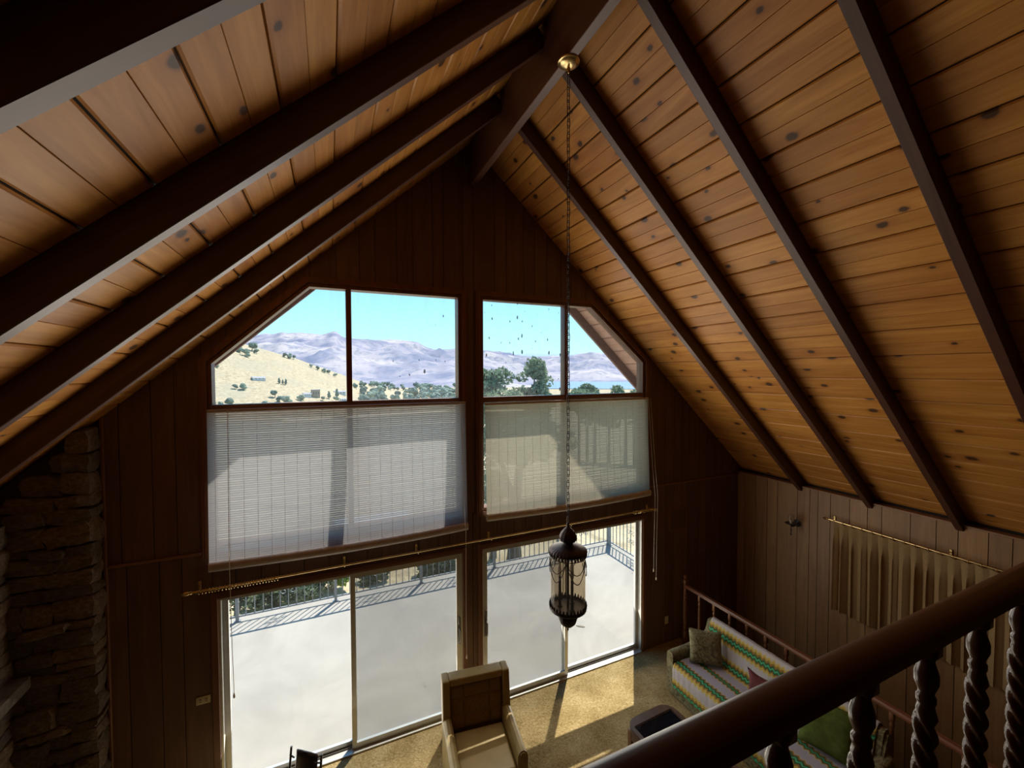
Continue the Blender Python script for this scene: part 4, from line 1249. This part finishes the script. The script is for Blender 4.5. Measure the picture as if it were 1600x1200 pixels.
def deck_rail(loc, rotz, length, posts, label, flip_y=1):
    root = thing('deck_railing', label, 'railing', loc, rotz, 'metal deck railings')
    for p in posts: obj('post', dpost, None, root, loc=(p, 0, 0))
    box('top_rail', 0, length, -0.020, 0.020, RH-0.022, RH, M_RAILMETAL, root)
    box('bottom_rail', 0, length, -0.012, 0.012, 0.075, 0.10, M_RAILMETAL, root)
    for a, c in zip(posts, posts[1:]):
        n_ = max(2, round((c-a)/0.125))
        for i in range(1, n_):
            obj('baluster', dbal, None, root, loc=(a+(c-a)*i/n_, 0, 0))
        m_ = (a+c)/2
        b = new_bm()
        for s_ in (-1, 1):
            scroll(b, m_, RH*0.62, 0.07, s_); scroll(b, m_, RH*0.40, 0.07, s_)
        obj('scroll', b, M_RAILMETAL, root, 50)
deck_rail((-6.15, 3.44, -0.02), 0.0, 12.40, [0, 1.55, 3.10, 4.65, 6.20, 7.79, 9.38, 10.97, 12.40], 'grey metal railing along the far edge of the deck')
deck_rail((6.25, 3.44-0.06, -0.02), -PI/2, 3.1, [0.02, 1.55, 3.08], 'grey metal railing along the lake end of the deck')
# a dead leaf lying on the deck
b = new_bm(); pts_ = [(-0.07, 0), (-0.02, 0.022), (0.05, 0.018), (0.08, 0.0), (0.04, -0.018), (-0.03, -0.020)]
prism(b, pts_, 0.0, 0.006, 'Z')
lf = obj('leaf', b, plain('dead_leaf', (0.16, 0.13, 0.10), 0.8, var=0.2), None, loc=(3.78, 0.92, -0.018), rot=(0, 0, -0.7)); tag(lf, 'curled dead leaf lying on the deck', 'leaf')

# ------------------------------------------------------------------ landscape
def sstep(a, b_, x):
    t_ = min(1, max(0, (x-a)/(b_-a))); return t_*t_*(3-2*t_)
def table(rows, d):
    out = []
    for px, py in rows:
        a, e_ = az_el(px, py); out.append((a, CAM.z+d*math.tan(e_)))
    return out
def lerp_table(T, a):
    if a <= T[0][0]: return T[0][1]
    for (a0, v0), (a1, v1) in zip(T, T[1:]):
        if a <= a1: return v0+(v1-v0)*(a-a0)/(a1-a0)
    return T[-1][1]
HILL = table([(60, 470), (200, 490), (330, 517), (372, 534), (395, 541), (430, 550), (465, 560), (500, 574), (535, 589), (555, 599), (575, 609), (600, 619), (625, 630), (660, 645)], 720.0)
def base_z(d):
    pts = [(0, -3.0), (26, -3.0), (60, -9), (120, -20), (300, -38), (600, -46), (900, -46), (1e6, -46)]
    for (d0, z0), (d1, z1) in zip(pts, pts[1:]):
        if d <= d1: return z0+(z1-z0)*(d-d0)/(d1-d0)
def ground(x, y):
    dx, dy = x-CAM.x, y-CAM.y; d = math.hypot(dx, dy); a = math.atan2(dx, dy)
    if y < 9.6 and d < 26: return -1.25-1.75*sstep(3.6, 9.6, y)
    z = base_z(d)
    S = sstep(230, 720, d)*(1-sstep(950, 1500, d))
    H = lerp_table(HILL, a)
    if H > -46: z += (H+46)*S
    n_ = noise.fractal(Vector((x*0.006, y*0.006, 0.3)), 1.0, 2.0, 5)
    z += n_*sstep(150, 500, d)*(9 if H > -40 else 1.2)*(1-0.75*sstep(600, 720, d)*(1-sstep(730, 900, d)))
    return z
def polar(bm, d_list, a0, a1, na, hf):
    grid = []
    for d in d_list:
        row = []
        for i in range(na+1):
            a = a0+(a1-a0)*i/na
            x, y = CAM.x+d*math.sin(a), CAM.y+d*math.cos(a)
            row.append(bm.verts.new((x, y, hf(x, y, d, a))))
        grid.append(row)
    for A, B in zip(grid, grid[1:]):
        for i in range(na): bm.faces.new((A[i], A[i+1], B[i+1], B[i]))
t = MT('dry_grass'); v = t.coords()
n1 = t.noise(v, 0.02, 6, 0.6); n2 = t.noise(v, 0.35, 6, 0.7, 0.6); n3 = t.noise(v, 2.2, 4, 0.7)
c = t.ramp(n2, [(0.32, (0.24, 0.19, 0.125)), (0.47, (0.42, 0.345, 0.225)), (0.66, (0.54, 0.455, 0.32))])
c = t.mix(t.ramp(n1, [(0.48, (0, 0, 0)), (0.62, (0.55, 0.55, 0.55))]), c, (0.36, 0.33, 0.24))
c = t.mix(t.ramp(n3, [(0.60, (0, 0, 0)), (0.70, (0.5, 0.5, 0.5))]), c, (0.17, 0.16, 0.10))
t.principled(c, 0.95, t.bump(n2, 0.6, 0.6), spec=0.1); M_GRASS = t.m
bm = new_bm()
dl = [8.3*(1400/8.3)**(i/110) for i in range(111)]
polar(bm, dl, math.radians(-62), math.radians(72), 260, lambda x, y, d, a: ground(x, y))
struct('ground_hillside', bm, M_GRASS, 'golden dry grass hillside falling to the valley', smooth=60)
MT_ROWS = [(-200, 545), (100, 535), (250, 526), (330, 527), (380, 529), (402, 523), (415, 521), (425, 522), (440, 518), (452, 521), (470, 520), (505, 523), (520, 518), (524, 517), (535, 526), (553, 529), (600, 531), (640, 532),
           (652, 534), (665, 542), (680, 546), (700, 545), (718, 544), (750, 548), (760, 548), (775, 551), (790, 551), (800, 554), (830, 557), (860, 556), (890, 556), (908, 552), (925, 549.5), (940, 551), (955, 556), (975, 562), (1000, 570), (1060, 560), (1200, 552), (1500, 560)]
MTT = table(MT_ROWS, 5200.0)
def mountain(x, y, d, a):
    H = lerp_table(MTT, a)
    st = 1400+700*sstep(0.40, 0.52, a)
    s = (d-st)/(5200-st)
    rel = noise.ridged_multi_fractal(Vector((x*0.0009, y*0.0009, 2.0)), 0.9, 2.1, 7, 1.0, 2.0)
    if s <= 1:
        z = -48+(H+48)*max(0, s)**1.25
        z += (rel-1.1)*120*math.sin(PI*min(1, max(0, s)))**0.8*min(1.0, (H+62)/300)
    else:
        z = H-(d-5200)*0.25
    return z+noise.fractal(Vector((x*0.004, y*0.004, 7.0)), 1.0, 2.0, 4)*6*min(1, max(0, s*4))
t = MT('haze_tinted_scrub'); v = t.coords()  # aerial haze is put into the scrub colours as a lilac-blue tint
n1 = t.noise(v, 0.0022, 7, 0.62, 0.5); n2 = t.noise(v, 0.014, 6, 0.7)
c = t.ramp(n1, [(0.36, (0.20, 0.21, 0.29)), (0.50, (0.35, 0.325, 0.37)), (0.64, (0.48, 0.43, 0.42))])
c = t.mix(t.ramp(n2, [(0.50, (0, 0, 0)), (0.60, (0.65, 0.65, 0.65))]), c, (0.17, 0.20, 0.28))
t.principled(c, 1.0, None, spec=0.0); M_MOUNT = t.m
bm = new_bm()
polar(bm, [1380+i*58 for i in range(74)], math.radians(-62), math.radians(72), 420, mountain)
struct('mountain_range', bm, M_MOUNT, 'scrub mountains across the valley, tinted lilac for haze', smooth=70)
FARR = table([(-200, 548), (300, 545), (700, 552), (760, 553), (800, 552.5), (830, 551), (850, 552.5), (880, 552), (910, 553), (960, 552), (1010, 554), (1200, 552), (1500, 556)], 11000.0)
bm = new_bm()
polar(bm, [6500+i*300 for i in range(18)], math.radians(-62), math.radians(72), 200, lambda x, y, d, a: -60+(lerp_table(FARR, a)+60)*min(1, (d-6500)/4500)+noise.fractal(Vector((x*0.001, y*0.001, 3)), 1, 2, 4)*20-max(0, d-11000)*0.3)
t = MT('haze_blue_mountain'); t.principled((0.30, 0.40, 0.50), 1.0, None, spec=0.0)  # distance haze painted as a flat blue base colour
struct('far_range', bm, t.m, 'far mountain range on the skyline, tinted blue for haze', smooth=70)
t = MT('lake_water'); v = t.coords((1, 0.25, 1)); t.principled((0.09, 0.20, 0.33), 0.5, t.bump(t.noise(v, 0.2, 3), 0.1, 0.3), spec=0.5); M_LAKE = t.m
bm = new_bm()
polar(bm, [1240, 1500, 1800, 2180], math.radians(27), math.radians(60), 30, lambda x, y, d, a: -45.4)
struct('lake', bm, M_LAKE, 'narrow blue lake at the foot of the far hills')
# drive below the deck
bm = new_bm(); quad_box(bm, 0.1, 3.6, 10.6, 17.0, -3.05, -2.95)
struct('driveway', bm, plain('asphalt', (0.42, 0.44, 0.46), 0.85, var=0.15, bump=0.2, bscale=30), 'grey paved drive below the deck')

def march(px, py, d0=150.0, d1=1350.0):
    d = ray(px, py); hl = math.hypot(d.x, d.y)
    q = d0
    while q < d1:
        p = CAM+d*(q/hl)
        if p.z < ground(p.x, p.y): break
        q *= 1.01
    p = CAM+d*(q/hl)
    return Vector((p.x, p.y, ground(p.x, p.y))), q

def leaf_mat(name, c0, c1, trans=0.35):
    t = MT(name); v = t.coords(rnd=9.0)
    c = t.ramp(t.noise(v, 2.5, 3), [(0.3, c0), (0.7, c1)])
    di = t.n('BsdfDiffuse', {'Color': c}).outputs[0]; tl = t.n('BsdfTranslucent', {'Color': c}).outputs[0]
    t.nt.links.new(t.n('MixShader', {0: trans, 1: di, 2: tl}).outputs[0], t.out.inputs['Surface'])
    return t.m
M_OAKLEAF = leaf_mat('oak_leaves', (0.15, 0.21, 0.13), (0.32, 0.38, 0.26))
M_SHRUB = leaf_mat('shrub_leaves', (0.10, 0.135, 0.085), (0.24, 0.29, 0.19))
M_BRIGHT = leaf_mat('bright_leaves', (0.12, 0.22, 0.03), (0.32, 0.42, 0.10))
M_FARLEAF = leaf_mat('far_foliage', (0.20, 0.26, 0.22), (0.36, 0.41, 0.33), 0.15)
M_FARDARK = leaf_mat('far_dark_foliage', (0.13, 0.17, 0.15), (0.24, 0.28, 0.23), 0.15)
M_BARK = plain('bark', (0.17, 0.145, 0.12), 0.95, var=0.35, bump=0.6, bscale=20)

def foliage(bm, blobs, n, size, rnd):
    """small leaf sprays scattered through round clumps"""
    tot = sum(r**2 for *_, r in blobs)
    for cx, cy, cz, r in blobs:
        for _ in range(int(n*r**2/tot)):
            u = Vector((rnd.gauss(0, 1), rnd.gauss(0, 1), rnd.gauss(0, 1))).normalized()*r*rnd.uniform(0.55, 1.0)**0.6
            p = Vector((cx, cy, cz))+Vector((u.x, u.y, u.z*0.8))
            a = Vector((rnd.gauss(0, 1), rnd.gauss(0, 1), rnd.gauss(0, 0.7))).normalized()
            w = a.cross(Vector((rnd.gauss(0, 1), rnd.gauss(0, 1), rnd.gauss(0, 1)))).normalized()
            s = size*rnd.uniform(0.6, 1.3)
            vs = [bm.verts.new(p+a*s), bm.verts.new(p+w*s*0.55), bm.verts.new(p-a*s), bm.verts.new(p-w*s*0.55)]
            bm.faces.new(vs)
def leafy(name, label, cat, loc, blobs, n, size, mat, trunk, seed, group=None):
    rnd = random.Random(seed)
    root = thing(name, label, cat, loc, 0, group)
    b = new_bm()
    for path, rad in trunk: tube(b, path, rad, 8)
    obj('trunk', b, M_BARK, root, 60)
    b = new_bm(); foliage(b, blobs, n, size, rnd)
    me = bpy.data.meshes.new('foliage'); b.to_mesh(me); b.free(); me.materials.append(mat)
    f = bpy.data.objects.new('foliage', me); col.objects.link(f); f.parent = root; f['kind'] = 'stuff'
    return root
rnd = random.Random(2)
def oak_blobs(list_, n, rnd, spread):
    out = []
    for (x, y, z, r) in list_:
        for _ in range(n):
            u = Vector((rnd.gauss(0, 1), rnd.gauss(0, 1), rnd.gauss(0, 1))).normalized()*r*rnd.uniform(0.25, 0.9)
            out.append((x+u.x, y+u.y, z+u.z*0.8, r*rnd.uniform(0.26, 0.44)))
    return out
bl = oak_blobs([(-0.15, 0.3, 6.1, 1.5), (1.0, 0.2, 7.15, 0.85), (-1.1, 0, 6.3, 1.25), (0.6, -0.2, 5.7, 1.4), (1.35, 0.3, 6.1, 0.95), (-0.7, 0.5, 7.0, 0.85), (-0.4, 0, 4.9, 1.6), (1.1, 0, 4.8, 1.3)], 13, rnd, 1)
leafy('oak_tree', 'spreading grey-green oak beyond the deck, in front of the lake view', 'tree', (6.5, 9.65, -3.0), bl, 20000, 0.09, M_OAKLEAF,
      [([(0, 0, -0.2), (0.02, 0, 0.8), (0.10, 0.05, 2.0), (0.25, 0.1, 3.3), (0.6, 0.1, 4.6), (0.95, 0.2, 6.2), (1.0, 0.2, 7.1)], [0.34, 0.23, 0.20, 0.17, 0.11, 0.06, 0.02]),
       ([(0.10, 0.05, 2.0), (-0.3, 0.1, 3.2), (-0.7, 0.2, 4.6), (-0.9, 0.3, 6.0)], [0.15, 0.11, 0.07, 0.02]),
       ([(0.25, 0.1, 3.3), (0.9, 0.0, 4.2), (1.6, 0.2, 5.2)], [0.11, 0.07, 0.02])], 5, 'trees near the deck')
bl = oak_blobs([(0, 0, 2.9, 0.8), (-0.5, 0, 2.4, 0.7), (0.5, 0, 2.5, 0.7)], 8, rnd, 1)
leafy('young_tree', 'slim young tree beside the oak below the deck', 'tree', (5.75, 10.0, -3.0), bl, 1800, 0.09, M_OAKLEAF,
      [([(0, 0, -0.2), (0.02, 0, 0.8), (-0.04, 0.0, 1.6), (0.0, 0.0, 2.9)], [0.16, 0.11, 0.09, 0.03])], 6, 'trees near the deck')
# tree tops by the lake
for i, (px, topy, d, wpx) in enumerate(((905, 602, 62, 26), (918, 600, 70, 20), (930, 606, 60, 30), (952, 607, 66, 34), (978, 601, 58, 28), (992, 605, 64, 30), (1004, 603, 60, 24))):
    a, e_ = az_el(px, topy-5); x, y = CAM.x+d*math.sin(a), CAM.y+d*math.cos(a); zt = CAM.z+d*math.tan(e_); g = ground(x, y); H_ = zt-g; r = wpx/F_PX*d*0.95
    rr = random.Random(100+i)
    bl = oak_blobs([(0, 0, H_-r*0.9, r), (r*0.5, 0, H_-r*1.4, r), (-r*0.5, 0, H_-r*1.4, r)], 7, rr, 1)
    leafy('slope_tree', f'leafy tree top below the lake, {ordn[i]} counting away from the hanging chain', 'tree', (x, y, g), bl, 2600, 0.26, M_OAKLEAF, [([(0, 0, -0.2), (0, 0, H_*0.5), (0.1, 0, H_*0.8)], [0.25, 0.18, 0.05])], 40+i, 'tree tops below the lake')
# shrubs seen over the deck edge
for i, (x, y, r, h, m_, lab) in enumerate(((-2.6, 9.2, 1.0, 1.5, M_SHRUB, 'dark shrub at the chimney end, just past the deck railing'),
        (-1.55, 9.6, 0.9, 1.6, M_SHRUB, 'grey-green shrub second from the chimney end past the deck railing'), (-0.75, 9.4, 0.75, 1.3, M_SHRUB, 'loose dark shrub beside the bright green bush past the railing'),
        (-0.02, 9.9, 0.62, 1.5, M_BRIGHT, 'bright yellow-green bush past the deck railing'), (1.35, 10.0, 0.5, 0.7, M_SHRUB, 'low clump of brush beside the drive'),
        (3.4, 9.6, 0.8, 1.3, M_SHRUB, 'brush pile in front of the middle post past the railing'), (4.3, 9.8, 0.7, 1.0, M_SHRUB, 'brush beside the young tree below the deck'))):
    g = ground(x, y); rr = random.Random(200+i)
    bl = oak_blobs([(0, 0, h*0.55, r), (r*0.4, 0.1, h*0.4, r*0.8), (-r*0.4, 0.1, h*0.4, r*0.8)], 7, rr, 1)
    leafy('shrub', lab, 'shrub', (x, y, g), bl, 2600, 0.07, m_, [([(0, 0, -0.1), (0.03, 0, h*0.5)], [0.06, 0.02]), ([(0, 0, -0.1), (0.2, 0.1, h*0.5)], [0.05, 0.02])], 60+i, 'shrubs past the deck railing')

# far trees as noisy clumps
def clump_mesh(seed, tall):
    rr = random.Random(seed); b = new_bm()
    tube(b, [(0, 0, -0.05), (0, 0, 0.45)], [0.05, 0.03], 5)
    for q in range(5 if not tall else 4):
        bb = bmesh.ops.create_icosphere(b, subdivisions=2, radius=1.0)
        if tall: c_ = Vector((rr.uniform(-0.04, 0.04), rr.uniform(-0.04, 0.04), 0.30+q*0.17)); s = 0.19*(1-0.17*q)
        else: c_ = Vector((rr.uniform(-0.24, 0.24), rr.uniform(-0.24, 0.24), rr.uniform(0.25, 0.70))); s = rr.uniform(0.22, 0.32)
        for vt in bb['verts']:
            k_ = 1+0.38*noise.noise(vt.co*2.6+Vector((seed, q, 0)))+0.25*noise.noise(vt.co*6+Vector((seed, q, 4)))
            vt.co = c_+Vector((vt.co.x*s*k_, vt.co.y*s*k_, vt.co.z*s*k_*(1.25 if tall else 0.85)))
    return to_mesh(b, None, 'far_tree')
CL = [clump_mesh(i, False) for i in range(4)]; CT = [clump_mesh(20+i, True) for i in range(2)]
for i, m in enumerate(CL): m.materials.append(M_FARLEAF if i % 2 else M_FARDARK)
for m in CT: m.materials.append(M_FARDARK)
def far_tree(px, py, hpx, label, group, meshes, k, d_fix=None):
    if d_fix is None: p, d = march(px, py)
    else:
        a, e_ = az_el(px, py); d = d_fix; p = Vector((CAM.x+d*math.sin(a), CAM.y+d*math.cos(a), ground(CAM.x+d*math.sin(a), CAM.y+d*math.cos(a))))
    o = bpy.data.objects.new('tree', meshes[k % len(meshes)]); col.objects.link(o)
    ca_ = abs(ray(px, py).normalized().dot(_f))
    s = hpx/F_PX*d*ca_**2/0.98
    o.location = p; o.scale = (s, s, s); o.rotation_euler = (0, 0, k*1.3)
    tag(o, label, 'tree', group)
for k, (px, py, h) in enumerate(((394, 549, 18), (383, 556, 14), (401, 553, 10), (375, 552, 12), (410, 545, 8), (388, 560, 9), (445, 558, 9), (452, 560, 10), (459, 562, 8), (487, 575, 7), (496, 578, 8), (506, 582, 8), (514, 585, 8), (524, 589, 7),
        (367, 608, 10), (380, 611, 13), (430, 622, 14), (413, 635, 11), (334, 637, 12), (345, 636, 10), (359, 637, 20), (444, 633, 17), (437, 630, 13), (452, 634, 12), (504, 628, 8), (525, 628, 10), (340, 576, 7), (473, 625, 9))):
    far_tree(px, py, h, 'small dark tree dotted on the golden hillside', 'trees dotted on the hillside', CL, k)
for k, (px, py, h) in enumerate(((436, 600, 11), (442, 601, 9), (447, 602, 11), (514, 623, 14), (526, 621, 16))):
    far_tree(px, py, h, ['slim cypress of the hillside trio, farthest from the mullion', 'shortest slim cypress, middle of the hillside trio', 'slim cypress of the hillside trio, nearest the mullion', 'slim cypress beside the brown flat-roofed house', 'tall slim cypress in front of the long white house'][k], 'cypresses on the hillside', CT, k)
far_tree(470, 627, 12, 'bright green tree by the houses at the foot of the hillside', None, [CL[1]], 3)
rr = random.Random(9)
for k in range(210):
    px = rr.uniform(552, 735); py = rr.uniform(603, 634)
    if px < 640 and py > 606 and rr.random() < 0.55: continue
    far_tree(px, py, rr.uniform(10, 17) if py > 616 else rr.uniform(7, 10), 'grey-green tree in the wood on the valley floor', 'wood on the valley floor', CL, k)

# houses at the foot of the hillside
M_HW = plain('house_white', (0.62, 0.63, 0.64), 0.8, var=0.06); M_HB = plain('house_brown', (0.36, 0.27, 0.20), 0.8, var=0.08)
M_HR = plain('house_roof', (0.34, 0.34, 0.36), 0.8, var=0.1); M_HG = plain('house_window', (0.10, 0.12, 0.14), 0.3)
def house(px, py, wpx, hpx, label, wall, pitch=0.35, flat=False):
    p, d = march(px, py)
    k_ = d/F_PX*abs(ray(px, py).normalized().dot(_f))**2; w, h = wpx*k_, hpx*k_
    a = math.atan2(p.x-CAM.x, p.y-CAM.y)
    root = thing('house', label, 'house', p, -a+0.25, 'houses at the foot of the hillside')
    dp = w*0.6
    box('walls', -w/2, w/2, -dp/2, dp/2, -2.0, h, wall, root)
    b = new_bm()
    if flat: quad_box(b, -w/2-0.4, w/2+0.4, -dp/2-0.4, dp/2+0.4, h, h+0.5)
    else: prism(b, [(-dp/2-0.5, h), (dp/2+0.5, h), (0, h+dp*pitch)], -w/2-0.5, w/2+0.5, 'X')
    obj('roof', b, M_HR, root)
    for x in (-w*0.28, w*0.02, w*0.30): box('window', x-w*0.06, x+w*0.06, -dp/2-0.06, -dp/2, h*0.35, h*0.75, M_HG, root)
house(493, 620, 13, 11, 'tall brown flat-roofed house at the foot of the hillside', M_HB, flat=True)
house(480, 621, 12, 4.5, 'low white house beside the brown one', M_HW)
house(531, 616, 17, 4, 'long white house near the window mullion', M_HW, 0.2)
house(404, 594, 20, 2.8, 'grey low house cut into the golden slope', M_HW, 0.25)
house(590, 621, 13, 3.5, 'pale bungalow at the edge of the valley wood', M_HW, 0.25)
house(538, 628, 12, 4, 'small white outbuilding low on the hillside', M_HW, 0.2)
